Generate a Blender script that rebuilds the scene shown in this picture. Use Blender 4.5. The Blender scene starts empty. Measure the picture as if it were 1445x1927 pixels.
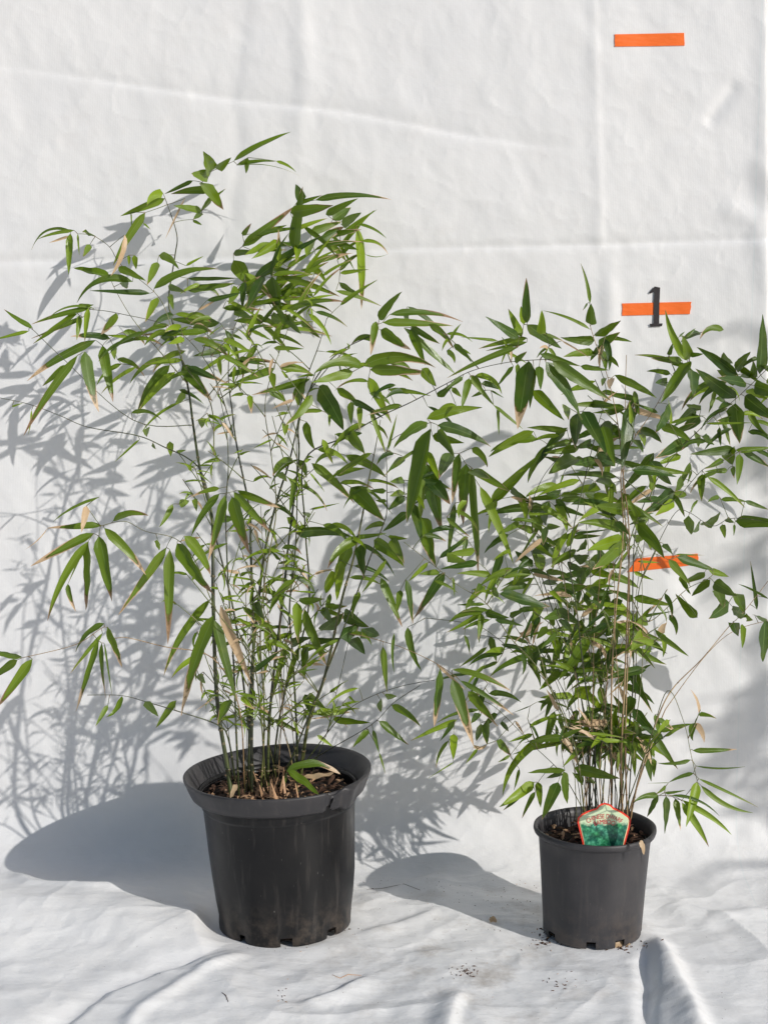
import bpy, bmesh, math, random
import numpy as np
from mathutils import Vector, Matrix
random.seed(11); rng = np.random.default_rng(5)
S = bpy.context.scene; COL = S.collection
# ------------------------------------------------------------ camera, world, sun, exposure
F = 3600.0; CX, CY = 722.5, 963.5; CAMZ = 1.34; PITCH = math.radians(9.7)
cam = bpy.data.cameras.new('camera'); cam_o = bpy.data.objects.new('camera', cam); COL.objects.link(cam_o)
cam.sensor_fit = 'VERTICAL'; cam.sensor_height = 24; cam.lens = 24*F/1927.0
cam.clip_start = .05; cam.clip_end = 400
cam_o.location = (0, 0, CAMZ); cam_o.rotation_euler = (math.pi/2-PITCH, 0, 0); S.camera = cam_o
SUN = Vector((.31, -.27, .203)).normalized()           # towards the sun
w = bpy.data.worlds.new('World'); S.world = w; w.use_nodes = True
nt = w.node_tree; sky = nt.nodes.new('ShaderNodeTexSky'); sky.sky_type = 'NISHITA'; sky.sun_disc = False
sky.sun_elevation = math.asin(SUN.z); sky.sun_rotation = math.atan2(SUN.x, SUN.y)
bg = nt.nodes['Background']; bg.inputs[1].default_value = .09; nt.links.new(sky.outputs[0], bg.inputs[0])
sl = bpy.data.lights.new('sun', 'SUN'); sl.energy = 3.4; sl.angle = math.radians(.53); sl.color = (1, .965, .91)
so = bpy.data.objects.new('sun', sl); COL.objects.link(so); so.rotation_euler = SUN.to_track_quat('Z', 'Y').to_euler()
S.view_settings.view_transform = 'Standard'; S.view_settings.look = 'None'
S.view_settings.exposure = -0.10; S.view_settings.gamma = 1; S.view_settings.use_curve_mapping = False
S.render.engine = 'CYCLES'
# ------------------------------------------------------------ helpers
cp, sp = math.cos(PITCH), math.sin(PITCH)
def ray(px, py):
    u = (px-CX)/F; v = (py-CY)/F
    return Vector((u, cp-v*sp, -sp-v*cp))
def P(px, py, Y):
    d = ray(px, py); t = Y/d.y
    return Vector((d.x*t, Y, CAMZ+d.z*t))
def P_floor(px, py, z=0.0):
    d = ray(px, py); t = (z-CAMZ)/d.z
    return Vector((d.x*t, d.y*t, z))
def tag(o, label=None, cat=None, group=None, kind=None):
    for k, v in (('label', label), ('category', cat), ('group', group), ('kind', kind)):
        if v: o[k] = v
    return o
def empty(name, loc):
    o = bpy.data.objects.new(name, None); COL.objects.link(o); o.location = loc; o.empty_display_size = .05
    return o
def link(name, me, mats, parent=None, smooth=True):
    for m in (mats if isinstance(mats, (list, tuple)) else [mats]): me.materials.append(m)
    if smooth: me.polygons.foreach_set('use_smooth', [True]*len(me.polygons))
    o = bpy.data.objects.new(name, me); COL.objects.link(o)
    if parent:
        o.parent = parent
        M = Matrix.Identity(4); p = parent
        while p: M = Matrix.Translation(p.location) @ M if p.type == 'EMPTY' else M; p = p.parent
        o.matrix_parent_inverse = M.inverted() if parent.type == 'EMPTY' else Matrix.Identity(4)
    return o
class MB:
    def __init__(s): s.v = []; s.f = []; s.m = []; s.uv = []; s.c = []
    def add(s, verts, faces, mat=0, uvs=None, col=(0, 0, 0, 1)):
        b = len(s.v); s.v += [tuple(v) for v in verts]
        s.uv += uvs if uvs else [(0, 0)]*len(verts); s.c += [col]*len(verts)
        for f in faces: s.f.append(tuple(b+i for i in f)); s.m.append(mat)
    def tube(s, pts, radii, n=6, mat=0, col=(0, 0, 0, 1), cap=True):
        vs = []; fs = []; uvs = []
        ref = Vector((0, 1, 0)); L = 0
        for i, p in enumerate(pts):
            a = pts[max(i-1, 0)]; b = pts[min(i+1, len(pts)-1)]; t = (b-a)
            if t.length < 1e-9: t = Vector((0, 0, 1))
            t.normalize()
            if i: L += (p-pts[i-1]).length
            x = t.cross(ref)
            if x.length < .1: x = t.cross(Vector((1, 0, 0)))
            x.normalize(); y = t.cross(x)
            for k in range(n):
                an = 2*math.pi*k/n; vs.append(p+(x*math.cos(an)+y*math.sin(an))*radii[i]); uvs.append((L, k/n))
        for i in range(len(pts)-1):
            for k in range(n): fs.append((i*n+k, i*n+(k+1) % n, (i+1)*n+(k+1) % n, (i+1)*n+k))
        if cap: fs.append(tuple(range(n-1, -1, -1))); fs.append(tuple((len(pts)-1)*n+k for k in range(n)))
        s.add(vs, fs, mat, uvs, col)
    def mesh(s, name):
        me = bpy.data.meshes.new(name); me.from_pydata(s.v, [], s.f)
        me.polygons.foreach_set('material_index', s.m)
        uvl = me.uv_layers.new(name='UVMap'); li = np.zeros(len(me.loops), dtype=np.int32); me.loops.foreach_get('vertex_index', li)
        uvl.data.foreach_set('uv', np.array(s.uv, dtype=np.float32)[li].ravel())
        ca = me.color_attributes.new('data', 'FLOAT_COLOR', 'POINT'); ca.data.foreach_set('color', np.array(s.c, dtype=np.float32).ravel())
        me.update(); return me
    def build(s, name, mats, parent=None, smooth=True): return link(name, s.mesh(name), mats, parent, smooth)
# ------------------------------------------------------------ materials
class N:
    def __init__(s, name):
        s.m = bpy.data.materials.new(name); s.m.use_nodes = True; s.t = s.m.node_tree; s.b = s.t.nodes['Principled BSDF']
    def n(s, typ, **kw):
        x = s.t.nodes.new(typ)
        for k, v in kw.items():
            if k.startswith('i_'): x.inputs[int(k[2:])].default_value = v
            else: setattr(x, k, v)
        return x
    def l(s, a, b): s.t.links.new(a, b)
    def noise(s, scale, vec=None, detail=4, rough=.55):
        x = s.n('ShaderNodeTexNoise'); x.inputs['Scale'].default_value = scale; x.inputs['Detail'].default_value = detail; x.inputs['Roughness'].default_value = rough
        if vec: s.l(vec, x.inputs['Vector'])
        return x.outputs['Fac']
    def ramp(s, fac, stops, interp='LINEAR'):
        x = s.n('ShaderNodeValToRGB'); x.color_ramp.interpolation = interp; e = x.color_ramp.elements
        while len(e) < len(stops): e.new(.5)
        for q, (p, c) in zip(e, stops): q.position = p; q.color = c if len(c) == 4 else (*c, 1)
        s.l(fac, x.inputs[0]); return x.outputs[0]
    def math(s, op, a, b=None, c=None, clamp=False):
        x = s.n('ShaderNodeMath', operation=op, use_clamp=clamp)
        for i, v in enumerate((a, b, c)):
            if v is None: continue
            if isinstance(v, (int, float)): x.inputs[i].default_value = v
            else: s.l(v, x.inputs[i])
        return x.outputs[0]
    def mix(s, fac, a, b, blend='MIX'):
        x = s.n('ShaderNodeMix', data_type='RGBA', blend_type=blend)
        for i, v in ((0, fac), (6, a), (7, b)):
            if isinstance(v, (int, float)): x.inputs[i].default_value = v
            elif isinstance(v, tuple): x.inputs[i].default_value = v if len(v) == 4 else (*v, 1)
            else: s.l(v, x.inputs[i])
        return x.outputs[2]
    def bump(s, h, strength, dist, prev=None):
        x = s.n('ShaderNodeBump'); x.inputs['Strength'].default_value = strength; x.inputs['Distance'].default_value = dist
        s.l(h, x.inputs['Height'])
        if prev: s.l(prev, x.inputs['Normal'])
        return x.outputs[0]
    def coord(s, scale=None):
        g = s.n('ShaderNodeNewGeometry').outputs['Position']
        if scale:
            m = s.n('ShaderNodeMapping'); m.inputs['Scale'].default_value = scale; s.l(g, m.inputs[0]); return m.outputs[0]
        return g
def mat_plain(name, col, rough=.6, spec=.5, var=.15, scale=60, bump=0):
    q = N(name); n = q.noise(scale, q.coord())
    c = q.mix(n, tuple(x*(1-var) for x in col), tuple(min(1, x*(1+var)) for x in col))
    q.l(c, q.b.inputs['Base Color']); q.b.inputs['Roughness'].default_value = rough; q.b.inputs['Specular IOR Level'].default_value = spec
    if bump: q.l(q.bump(n, .6, bump), q.b.inputs['Normal'])
    return q.m
def mat_sheet(name, dirt=0.0, sun_lift=1.0):
    q = N(name); co = q.coord()
    big = q.noise(3.2, co, 5); fine = q.noise(22, co, 6, .65)
    vert = q.noise(1, q.coord((190, 190, 1.2)), 3)
    col = q.mix(q.ramp(big, [(.3, (0, 0, 0)), (.7, (1, 1, 1))]), (.735, .735, .745), (.775, .77, .77))
    if sun_lift > 1:  # same plastic as the wall; sunlit brightness of the floor painted into its colour
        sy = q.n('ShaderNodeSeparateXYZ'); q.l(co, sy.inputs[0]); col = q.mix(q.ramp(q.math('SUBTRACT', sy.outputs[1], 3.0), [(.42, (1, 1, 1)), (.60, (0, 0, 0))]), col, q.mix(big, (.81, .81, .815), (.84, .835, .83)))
    col = q.mix(q.math('MULTIPLY', q.ramp(fine, [(.52, (0, 0, 0)), (.8, (1, 1, 1))]), .22), col, (.64, .62, .60))
    col = q.mix(q.math('MULTIPLY', vert, .10), col, (.62, .64, .66))
    # faint blue-green woven tracer threads near the right edge of the sheet
    sx = q.n('ShaderNodeSeparateXYZ'); q.l(co, sx.inputs[0])
    for x0, wd, st in ((.708, .0016, .10),):
        d = q.math('ABSOLUTE', q.math('SUBTRACT', sx.outputs[0], x0))
        m_ = q.math('MULTIPLY', q.math('LESS_THAN', d, wd), st)
        col = q.mix(m_, col, (.42, .62, .62))
    if dirt:
        # soil smudges between and in front of the pots
        n1 = q.noise(9, co, 7, .7); n2 = q.noise(70, co, 5, .7)
        s1 = q.math('MULTIPLY', q.ramp(n1, [(.50, (0, 0, 0)), (.72, (1, 1, 1))]), dirt)
        g = q.n('ShaderNodeVectorMath', operation='DISTANCE'); q.l(co, g.inputs[0]); g.inputs[1].default_value = (.16, 3.23, 0)
        fall = q.ramp(g.outputs['Value'], [(.08, (1, 1, 1)), (.42, (.12, .12, .12))])
        s1 = q.math('MULTIPLY', s1, fall)
        col = q.mix(s1, col, (.36, .31, .26))
        sp1 = q.math('MULTIPLY', q.math('MULTIPLY', q.ramp(n2, [(.66, (0, 0, 0)), (.72, (1, 1, 1))]), fall), .5)
        col = q.mix(sp1, col, (.20, .16, .12))
    else:
        n1 = q.noise(2.4, q.coord((1, 1, 1.5)), 6, .7)
        col = q.mix(q.math('MULTIPLY', q.ramp(n1, [(.56, (0, 0, 0)), (.75, (1, 1, 1))]), .13), col, (.52, .46, .42))
    q.l(col, q.b.inputs['Base Color']); q.b.inputs['Roughness'].default_value = .42; q.b.inputs['Specular IOR Level'].default_value = .35
    b = q.bump(q.noise(20, co, 3, .5), .25 if not dirt else .4, .003)
    if dirt: b = q.bump(q.ramp(q.noise(13, q.coord((1, 2.2, 1)), 4, .6), [(.40, (0, 0, 0)), (.5, (1, 1, 1)), (.60, (0, 0, 0))]), .13, .003, b)
    b = q.bump(q.noise(120, co, 3, .6), .25, .0012, b)
    wv = q.n('ShaderNodeTexWave', wave_type='BANDS', bands_direction='X'); q.l(co, wv.inputs[0]); wv.inputs['Scale'].default_value = 95; wv.inputs['Distortion'].default_value = .8
    b = q.bump(wv.outputs[1], .08, .0006, b)
    q.l(b, q.b.inputs['Normal']); return q.m
def mat_leaf():
    q = N('bamboo_leaf')
    at = q.n('ShaderNodeAttribute', attribute_name='data'); sc = q.n('ShaderNodeSeparateColor'); q.l(at.outputs['Color'], sc.inputs[0])
    rnd, dry, light = sc.outputs
    uv = q.n('ShaderNodeUVMap'); su = q.n('ShaderNodeSeparateXYZ'); q.l(uv.outputs[0], su.inputs[0]); u, v = su.outputs[0], su.outputs[1]
    co = q.coord()
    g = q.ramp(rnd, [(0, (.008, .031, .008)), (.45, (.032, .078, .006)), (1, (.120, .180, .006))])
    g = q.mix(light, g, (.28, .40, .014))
    cx = q.n('ShaderNodeCombineXYZ'); q.l(q.math('MULTIPLY', v, 38), cx.inputs[0]); q.l(q.math('MULTIPLY', u, 2.0), cx.inputs[1]); q.l(q.math('MULTIPLY', rnd, 50), cx.inputs[2])
    st = q.noise(1, cx.outputs[0], 2)
    g = q.mix(q.math('MULTIPLY', st, .30), g, (.085, .15, .035))
    mid = q.math('LESS_THAN', q.math('ABSOLUTE', v), .05)
    g = q.mix(q.math('MULTIPLY', mid, .45), g, (.22, .32, .10))
    bl = q.noise(30, co, 3)
    g = q.mix(q.math('MULTIPLY', q.ramp(bl, [(.5, (0, 0, 0)), (.75, (1, 1, 1))]), .40), g, (.16, .19, .02))
    # dry tip and margins
    wob = q.math('MULTIPLY', q.math('SUBTRACT', q.noise(48, co, 5, .65), .5), .55)
    rh = q.math('FRACT', q.math('MULTIPLY', rnd, 7.31)); edge = q.math('MULTIPLY', q.math('POWER', q.math('ABSOLUTE', v), 3.0), q.math('MULTIPLY', rh, .62))
    k = q.math('ADD', q.math('ADD', u, wob), edge)
    thr = q.math('SUBTRACT', 1.12, dry)
    dm = q.math('MULTIPLY', q.math('SUBTRACT', k, thr), 14.0, clamp=True)
    dm2 = q.math('MULTIPLY', q.math('ADD', q.math('SUBTRACT', k, thr), .05), 16.0, clamp=True)
    tan = q.mix(q.noise(80, co, 4), (.42, .25, .12), (.72, .53, .33))
    tan = q.mix(q.math('MULTIPLY', st, .5), tan, (.70, .56, .38))
    tan = q.mix(q.math('MULTIPLY', q.math('GREATER_THAN', q.math('FRACT', q.math('MULTIPLY', rnd, 13.7)), .62), q.math('MULTIPLY', q.math('LESS_THAN', dry, 1.0), .6)), tan, (.16, .07, .03))
    c = q.mix(dm2, g, (.10, .045, .018)); c = q.mix(dm, c, tan)
    q.l(c, q.b.inputs['Base Color'])
    q.l(q.ramp(rh, [(0, (.24,)*3), (1, (.46,)*3)]), q.b.inputs['Roughness']); q.b.inputs['Specular IOR Level'].default_value = .5
    q.l(q.bump(st, .35, .0006), q.b.inputs['Normal'])
    tr = q.n('ShaderNodeBsdfTranslucent'); tc = q.mix(.6, c, (.24, .40, .005)); tc = q.mix(dm, tc, c)
    q.l(tc, tr.inputs[0]); ms = q.n('ShaderNodeMixShader'); ms.inputs[0].default_value = .25
    q.l(q.b.outputs[0], ms.inputs[1]); q.l(tr.outputs[0], ms.inputs[2]); q.l(ms.outputs[0], q.t.nodes['Material Output'].inputs[0])
    return q.m
def mat_cane(name, a, b, c, ring):
    q = N(name); uv = q.n('ShaderNodeUVMap'); su = q.n('ShaderNodeSeparateXYZ'); q.l(uv.outputs[0], su.inputs[0])
    co = q.coord((30, 30, 5)); n = q.noise(1.5, co, 4)
    col = q.ramp(n, [(.3, a), (.5, b), (.72, c)])
    fr = q.math('FRACT', q.math('MULTIPLY', su.outputs[0], 10.5))
    col = q.mix(q.math('MULTIPLY', q.math('LESS_THAN', fr, .05), .7), col, ring)
    q.l(col, q.b.inputs['Base Color']); q.b.inputs['Roughness'].default_value = .38; return q.m
def mat_pot(name, k=1.0, ro=0.0):
    q = N(name); co = q.coord(); n = q.noise(14, co, 6, .65); n2 = q.noise(1, q.coord((90, 90, 9)), 4)
    c = q.mix(q.ramp(n, [(.35, (0, 0, 0)), (.75, (1, 1, 1))]), (.026*k, .025*k, .028*k), (.046*k, .043*k, .045*k))
    c = q.mix(q.math('MULTIPLY', q.ramp(n2, [(.56, (0, 0, 0)), (.80, (1, 1, 1))]), .35), c, (.10, .088, .08))
    sx = q.n('ShaderNodeSeparateXYZ'); q.l(co, sx.inputs[0]); lowz = q.ramp(sx.outputs[2], [(.0, (1, 1, 1)), (.09, (0, 0, 0))])
    dst = q.math('MULTIPLY', lowz, q.ramp(q.noise(38, co, 6, .7), [(.45, (0, 0, 0)), (.7, (1, 1, 1))])); c = q.mix(q.math('MULTIPLY', dst, .45), c, (.17, .13, .10))
    drop = q.noise(1, q.coord((260, 260, 45)), 3, .7); c = q.mix(q.math('MULTIPLY', q.ramp(drop, [(.70, (0, 0, 0)), (.76, (1, 1, 1))]), .45), c, (.30, .28, .26))
    sp = q.noise(150, co, 3, .7); c = q.mix(q.math('MULTIPLY', q.ramp(sp, [(.72, (0, 0, 0)), (.78, (1, 1, 1))]), .5), c, (.26, .23, .20))
    q.l(c, q.b.inputs['Base Color']); q.l(q.ramp(n, [(.3, (.34+ro,)*3), (.8, (.58+ro,)*3)]), q.b.inputs['Roughness'])
    q.l(q.bump(q.noise(45, co, 4), .22, .0015), q.b.inputs['Normal']); q.b.inputs['Specular IOR Level'].default_value = .5 if k > .5 else .34; return q.m
def mat_soil():
    q = N('potting_soil'); co = q.coord(); n = q.noise(90, co, 6, .7)
    c = q.ramp(n, [(.35, (.008, .006, .005)), (.6, (.030, .016, .010)), (.78, (.09, .045, .025))])
    q.l(c, q.b.inputs['Base Color']); q.b.inputs['Roughness'].default_value = .9; q.l(q.bump(n, 1, .006), q.b.inputs['Normal']); return q.m
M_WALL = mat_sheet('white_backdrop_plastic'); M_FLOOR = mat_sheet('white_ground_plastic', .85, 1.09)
M_LEAF = mat_leaf()
M_CANE_D = mat_cane('dark_green_cane', (.012, .014, .008), (.035, .045, .014), (.10, .125, .035), (.16, .13, .07))
M_CANE_G = mat_cane('olive_cane', (.05, .05, .018), (.10, .11, .035), (.20, .20, .07), (.30, .22, .12))
M_CANE_T = mat_cane('tan_cane', (.11, .065, .03), (.27, .18, .09), (.42, .30, .16), (.10, .06, .03))
M_TWIG = mat_cane('green_twig', (.05, .065, .02), (.11, .14, .035), (.20, .17, .08), (.2, .12, .06))
M_POT = mat_pot('dusty_black_pot_plastic', 1.2, .06); M_POTB = mat_pot('glossy_black_pot_plastic', .20, -.06); M_RIM = mat_pot('scuffed_black_rim_plastic', 1.0, .05); M_SOIL = mat_soil()
M_STRAW = mat_plain('straw_sheath', (.50, .30, .17), .6, .4, .45, 90)
M_BARK = mat_plain('bark_chip', (.085, .045, .028), .85, .3, .6, 70, .002)
M_DRYLEAF = mat_plain('fallen_dry_leaf', (.44, .27, .16), .6, .4, .4, 80)
def mat_tape():
    q = N('orange_tape'); co = q.coord(); n = q.noise(1, q.coord((60, 60, 120)), 4)
    c = q.mix(n, (.86, .135, .012), (.93, .19, .03)); q.l(c, q.b.inputs['Base Color']); q.b.inputs['Roughness'].default_value = .38
    m = q.n('ShaderNodeMapping'); m.inputs['Rotation'].default_value = (0, math.radians(35), 0); m.inputs['Scale'].default_value = (60, 20, 260); q.l(co, m.inputs[0])
    q.l(q.bump(q.noise(.6, m.outputs[0], 3), .35, .003), q.b.inputs['Normal']); return q.m
M_TAPE = mat_tape()
M_INK = mat_plain('black_stencil_ink', (.028, .024, .026), .6, .4, .5, 260)

# ------------------------------------------------------------ the sheet: one cross-section, wall -> curve -> floor
WY = 3.70; RAD = .13
def vnoise(x, y, sc, seed, oct=3, pers=.5):
    out = 0; amp = 1; tot = 0
    for o in range(oct):
        r = np.random.default_rng(seed*17+o); G = r.random((256, 256)); f = sc*2**o
        X = x*f+37.3*o+1000; Y = y*f+11.7*o+1000; xi = np.floor(X).astype(int); yi = np.floor(Y).astype(int)
        fx = X-xi; fy = Y-yi; fx = fx*fx*fx*(fx*(fx*6-15)+10); fy = fy*fy*fy*(fy*(fy*6-15)+10)
        g = lambda a, b: G[a % 256, b % 256]
        out = out+amp*((g(xi, yi)*(1-fx)+g(xi+1, yi)*fx)*(1-fy)+(g(xi, yi+1)*(1-fx)+g(xi+1, yi+1)*fx)*fy-.5); tot += amp; amp *= pers
    return out/tot
def seg_d(x, s, poly):
    """distance to a polyline and signed side, and fade along it"""
    best = np.full(np.shape(x), 9.); side = np.zeros(np.shape(x)); par = np.zeros(np.shape(x)); n = len(poly)-1
    for i in range(n):
        ax, ay = poly[i]; bx, by = poly[i+1]; dx, dy = bx-ax, by-ay; L = dx*dx+dy*dy
        t = np.clip(((x-ax)*dx+(s-ay)*dy)/L, 0, 1); ex = x-ax-t*dx; ey = s-ay-t*dy; d = np.sqrt(ex*ex+ey*ey)
        m = d < best; best = np.where(m, d, best); side = np.where(m, np.sign(dx*ey-dy*ex), side); par = np.where(m, (i+t)/n, par)
    return best, side, par
# s = height on wall for s>=0 ; s<0 = distance along the floor from the wall line
def s_of_px(px, py):
    p = P(px, py, WY)
    if p.z > .04: return (p.x, p.z)
    f = P_floor(px, py); return (f.x, -(WY-f.y))
def ridge(x, s, pxs, wd, amp, asym=1.0, fade=True):
    d, side, par = seg_d(x, s, [s_of_px(*p) for p in pxs])
    wdt = np.where(side > 0, wd, wd*asym); g = np.exp(-(d/wdt)**2)
    if fade: g = g*np.clip(np.sin(np.pi*np.clip(par, .02, .98))*1.8, 0, 1)
    return amp*g
def crease(x, s, pxs, wd, amp):       # a step: one side of the line lies higher
    d, side, par = seg_d(x, s, [s_of_px(*p) for p in pxs])
    sd = d*side; return amp*np.exp(-np.maximum(sd, 0)/wd)/(1+np.exp(-np.clip(sd/.0035, -30, 30)))
POTS = [(None)]*2
def disp(x, s):
    wall = np.clip((s-.05)/.15, 0, 1); fl = np.clip((-s-.05)/.12, 0, 1)
    d = .010*vnoise(x, s, 1.6, 3, 2)+.0075*vnoise(x*1.0, s*.8, 5.5, 4, 3)+.0022*vnoise(x*1.3+.3*s, s*.8, 16, 14, 3)
    rg = 1-np.abs(vnoise(x+.35*s, s-.2*x, 9, 8, 3))*4; d = d+.0009*np.clip(rg, 0, 1)**1.5
    rg = 1-np.abs(vnoise(x-.5*s, s+.3*x, 17, 9, 2))*4; d = d+.0005*np.clip(rg, 0, 1)**1.5
    dw = 0*x
    dw = dw+crease(x, s, [(-200, 497), (0, 495), (430, 489), (760, 470), (1120, 463), (1445, 452), (1700, 447)], .016, -.0075)
    dw = dw+ridge(x, s, [(-200, 478), (430, 474), (1120, 450), (1700, 434)], .014, .0012, fade=False)
    dd, _, pr = seg_d(x, s, [s_of_px(*p) for p in [(-60, 118), (60, 134), (250, 162), (430, 188), (650, 212), (760, 233), (860, 254), (1000, 275), (1120, 285)]])
    dw = dw+crease(x, s, [(-60, 118), (60, 134), (250, 162), (430, 188), (650, 212), (760, 233), (860, 254), (1000, 275), (1120, 285)], .016, -.0050)*np.clip(np.sin(np.pi*np.clip(pr, 0, 1))*1.5, 0, 1)
    dw = dw+ridge(x, s, [(1113, -300), (1115, 0), (1122, 200), (1130, 463)], .009, .0016, 1.5, fade=False)
    dw = dw+ridge(x, s, [(1146, 463), (1150, 700), (1140, 1000)], .018, .005)
    dw = dw+ridge(x, s, [(455, -300), (462, 0), (440, 180), (448, 300), (430, 420)], .014, -.0018, 1.6, fade=False)
    dw = dw+ridge(x, s, [(560, -100), (575, 120), (560, 300)], .02, .003)
    dw = dw+ridge(x, s, [(1325, 240), (1390, 150)], .014, -.0045, 1.2)
    dw = dw+ridge(x, s, [(1350, 380), (1420, 420), (1445, 560)], .02, .004)
    dw = dw+ridge(x, s, [(1437, -300), (1437, 1600)], .004, .0035, 5, fade=False)
    dw = dw+ridge(x, s, [(1180, 1000), (1330, 985), (1445, 930)], .03, .008)
    dw = dw+ridge(x, s, [(1290, 1060), (1320, 1140)], .03, -.007)
    dw = dw+ridge(x, s, [(740, 1400), (790, 1440), (830, 1420)], .014, .006)
    df = 0*x
    rg = 1-np.abs(vnoise(x+.4*s, s*1.2-.3*x, 3.1, 31, 2))*5; df = df+.006*np.clip(rg, 0, 1)**1.3
    rg = 1-np.abs(vnoise(x-.3*s, s*1.5, 6.5, 33, 2))*5; df = df+.0022*np.clip(rg, 0, 1)**1.3
    df = df+.020*vnoise(x, s, 3.4, 21, 2)+.010*vnoise(x, s*1.3, 9, 22, 3)
    df = df+ridge(x, s, [(-300, 1730), (0, 1725), (150, 1722), (300, 1745), (420, 1790)], .11, .034)+.05*np.clip(-s-.25, 0, .6)*-.6
    df = df+ridge(x, s, [(440, 1784), (330, 1812), (200, 1850), (90, 1927), (0, 1990)], .012, -.010, 2.5)
    df = df+ridge(x, s, [(470, 1790), (380, 1830), (260, 1890), (200, 1960)], .016, .008)
    df = df+ridge(x, s, [(560, 1882), (630, 1860), (700, 1822)], .010, .009, 2.5)
    df = df+ridge(x, s, [(870, 1850), (850, 1890), (835, 1960)], .014, .013, 2)
    df = df+ridge(x, s, [(660, 1760), (760, 1735), (830, 1715)], .014, .007, 2)
    df = df+ridge(x, s, [(690, 1690), (800, 1655), (870, 1625), (960, 1618), (1010, 1640)], .012, .008, 2)
    df = df+ridge(x, s, [(1226, 1750), (1250, 1800), (1290, 1870), (1330, 1960)], .020, .025, 1.9)
    df = df+ridge(x, s, [(1213, 1775), (1216, 1850), (1218, 1960)], .016, -.016)
    df = df+ridge(x, s, [(1240, 1700), (1330, 1725), (1460, 1700)], .03, .010)
    df = df+ridge(x, s, [(20, 1640), (60, 1680), (180, 1696), (300, 1690)], .018, .010)
    d = d+dw*wall+df*fl
    # the pots press the sheet flat
    for (cx, cy, r) in ((-.181, 3.35, .125), (.3785, 3.31, .092)):
        q = np.sqrt((x-cx)**2+(s-(cy-WY))**2); k = 1/(1+np.exp((q-r-.022)/.009)); d = d*(1-k)-.0015*k
    return d
def base_pt(s):
    """point and normal of the flat cross-section at arc position s"""
    # wall down to z=RAD, quarter arc, floor; s is remapped so that wall height / floor distance are exact outside the arc
    if isinstance(s, float): s = np.array([s])
    th = np.clip((RAD-s)/(2*RAD), 0, 1)*math.pi/2          # s=RAD -> 0, s=-RAD -> 90deg
    y = np.where(s >= RAD, WY, np.where(s <= -RAD, WY+s, WY-RAD*(1-np.cos(th)))); z = np.where(s >= RAD, s, np.where(s <= -RAD, 0, RAD-RAD*np.sin(th)))
    ny = -np.cos(th); nz = np.sin(th); return y, z, ny, nz
def sheet_xyz(x, s):
    x, s = np.broadcast_arrays(np.asarray(x, float), np.asarray(s, float))
    y, z, ny, nz = base_pt(s); d = disp(x, s); return np.stack([x, y+ny*d, z+nz*d], -1)
def axis(parts):
    out = [parts[0][0]]
    for a, b, st in parts: n = max(1, int(round((b-a)/st))); out += list(np.linspace(a, b, n+1)[1:])
    return np.array(out)
def sheet_part(name, xs, ss, mat):
    X, Sg = np.meshgrid(xs, ss, indexing='ij'); V = sheet_xyz(X, Sg); e = .002
    tx = sheet_xyz(X+e, Sg)-sheet_xyz(X-e, Sg); ts = sheet_xyz(X, Sg+e)-sheet_xyz(X, Sg-e); Nn = np.cross(tx, ts)
    Nn /= np.linalg.norm(Nn, axis=-1, keepdims=True)
    nx, ns = X.shape; me = bpy.data.meshes.new(name); i = np.arange(nx*ns).reshape(nx, ns)
    q = np.stack([i[:-1, :-1], i[1:, :-1], i[1:, 1:], i[:-1, 1:]], -1).reshape(-1, 4)
    me.from_pydata(V.reshape(-1, 3).tolist(), [], q.tolist())
    o = link(name, me, mat); me.normals_split_custom_set_from_vertices(Nn.reshape(-1, 3).tolist()); return o
xs = axis([(-1.9, -.85, .03), (-.85, .85, .0045), (.85, 1.9, .03)])
wall_o = sheet_part('backdrop_sheet', xs, axis([(0.0, 1.75, .0045), (1.75, 2.2, .03)]), M_WALL)
tag(wall_o, 'creased white woven plastic sheet hanging as the backdrop behind both bamboos', 'backdrop sheet')
xg = axis([(-9, -1.9, .5), (-1.9, -.85, .03), (-.85, .85, .0045), (.85, 1.9, .03), (1.9, 9, .5)])
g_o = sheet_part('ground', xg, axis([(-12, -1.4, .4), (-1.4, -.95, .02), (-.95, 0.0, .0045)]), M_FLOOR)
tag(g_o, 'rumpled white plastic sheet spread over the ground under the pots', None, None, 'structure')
def floor_z(x, y): return float(sheet_xyz(x, y-WY)[2])
def wall_at(px, py, off):
    p = P(px, py, WY); q = sheet_xyz(p.x, p.z); return Vector((p.x, q[1]-off, p.z))

# ------------------------------------------------------------ tape strips and painted 1
def wall_patch(name, corners, off, mat, nx=24, ny=5, jag=0, parent=None):
    (a, b, c, d) = corners; mb = MB(); vs = []
    for j in range(ny+1):
        for i in range(nx+1):
            u, v = i/nx, j/ny
            x = (a[0]*(1-u)+b[0]*u)*(1-v)+(d[0]*(1-u)+c[0]*u)*v; y = (a[1]*(1-u)+b[1]*u)*(1-v)+(d[1]*(1-u)+c[1]*u)*v
            vs.append(wall_at(x+(random.uniform(-jag, jag) if i in (0, nx) else 0), y, off))
    fs = [(j*(nx+1)+i, j*(nx+1)+i+1, (j+1)*(nx+1)+i+1, (j+1)*(nx+1)+i) for j in range(ny) for i in range(nx)]
    back = [v+Vector((0, off*.8, 0)) for v in vs]; n = len(vs)
    mb.add(vs, fs, 0)
    rim = list(range(nx+1))+[(j+1)*(nx+1)-1 for j in range(1, ny+1)]+[ny*(nx+1)+i for i in range(nx-1, -1, -1)]+[j*(nx+1) for j in range(ny-1, 0, -1)]
    mb.add([vs[i] for i in rim]+[back[i] for i in rim], [(i, (i+1) % len(rim), (i+1) % len(rim)+len(rim), i+len(rim)) for i in range(len(rim))], 0)
    return mb.build(name, mat, parent)
G = 'orange tape height marks on the backdrop'
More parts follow.
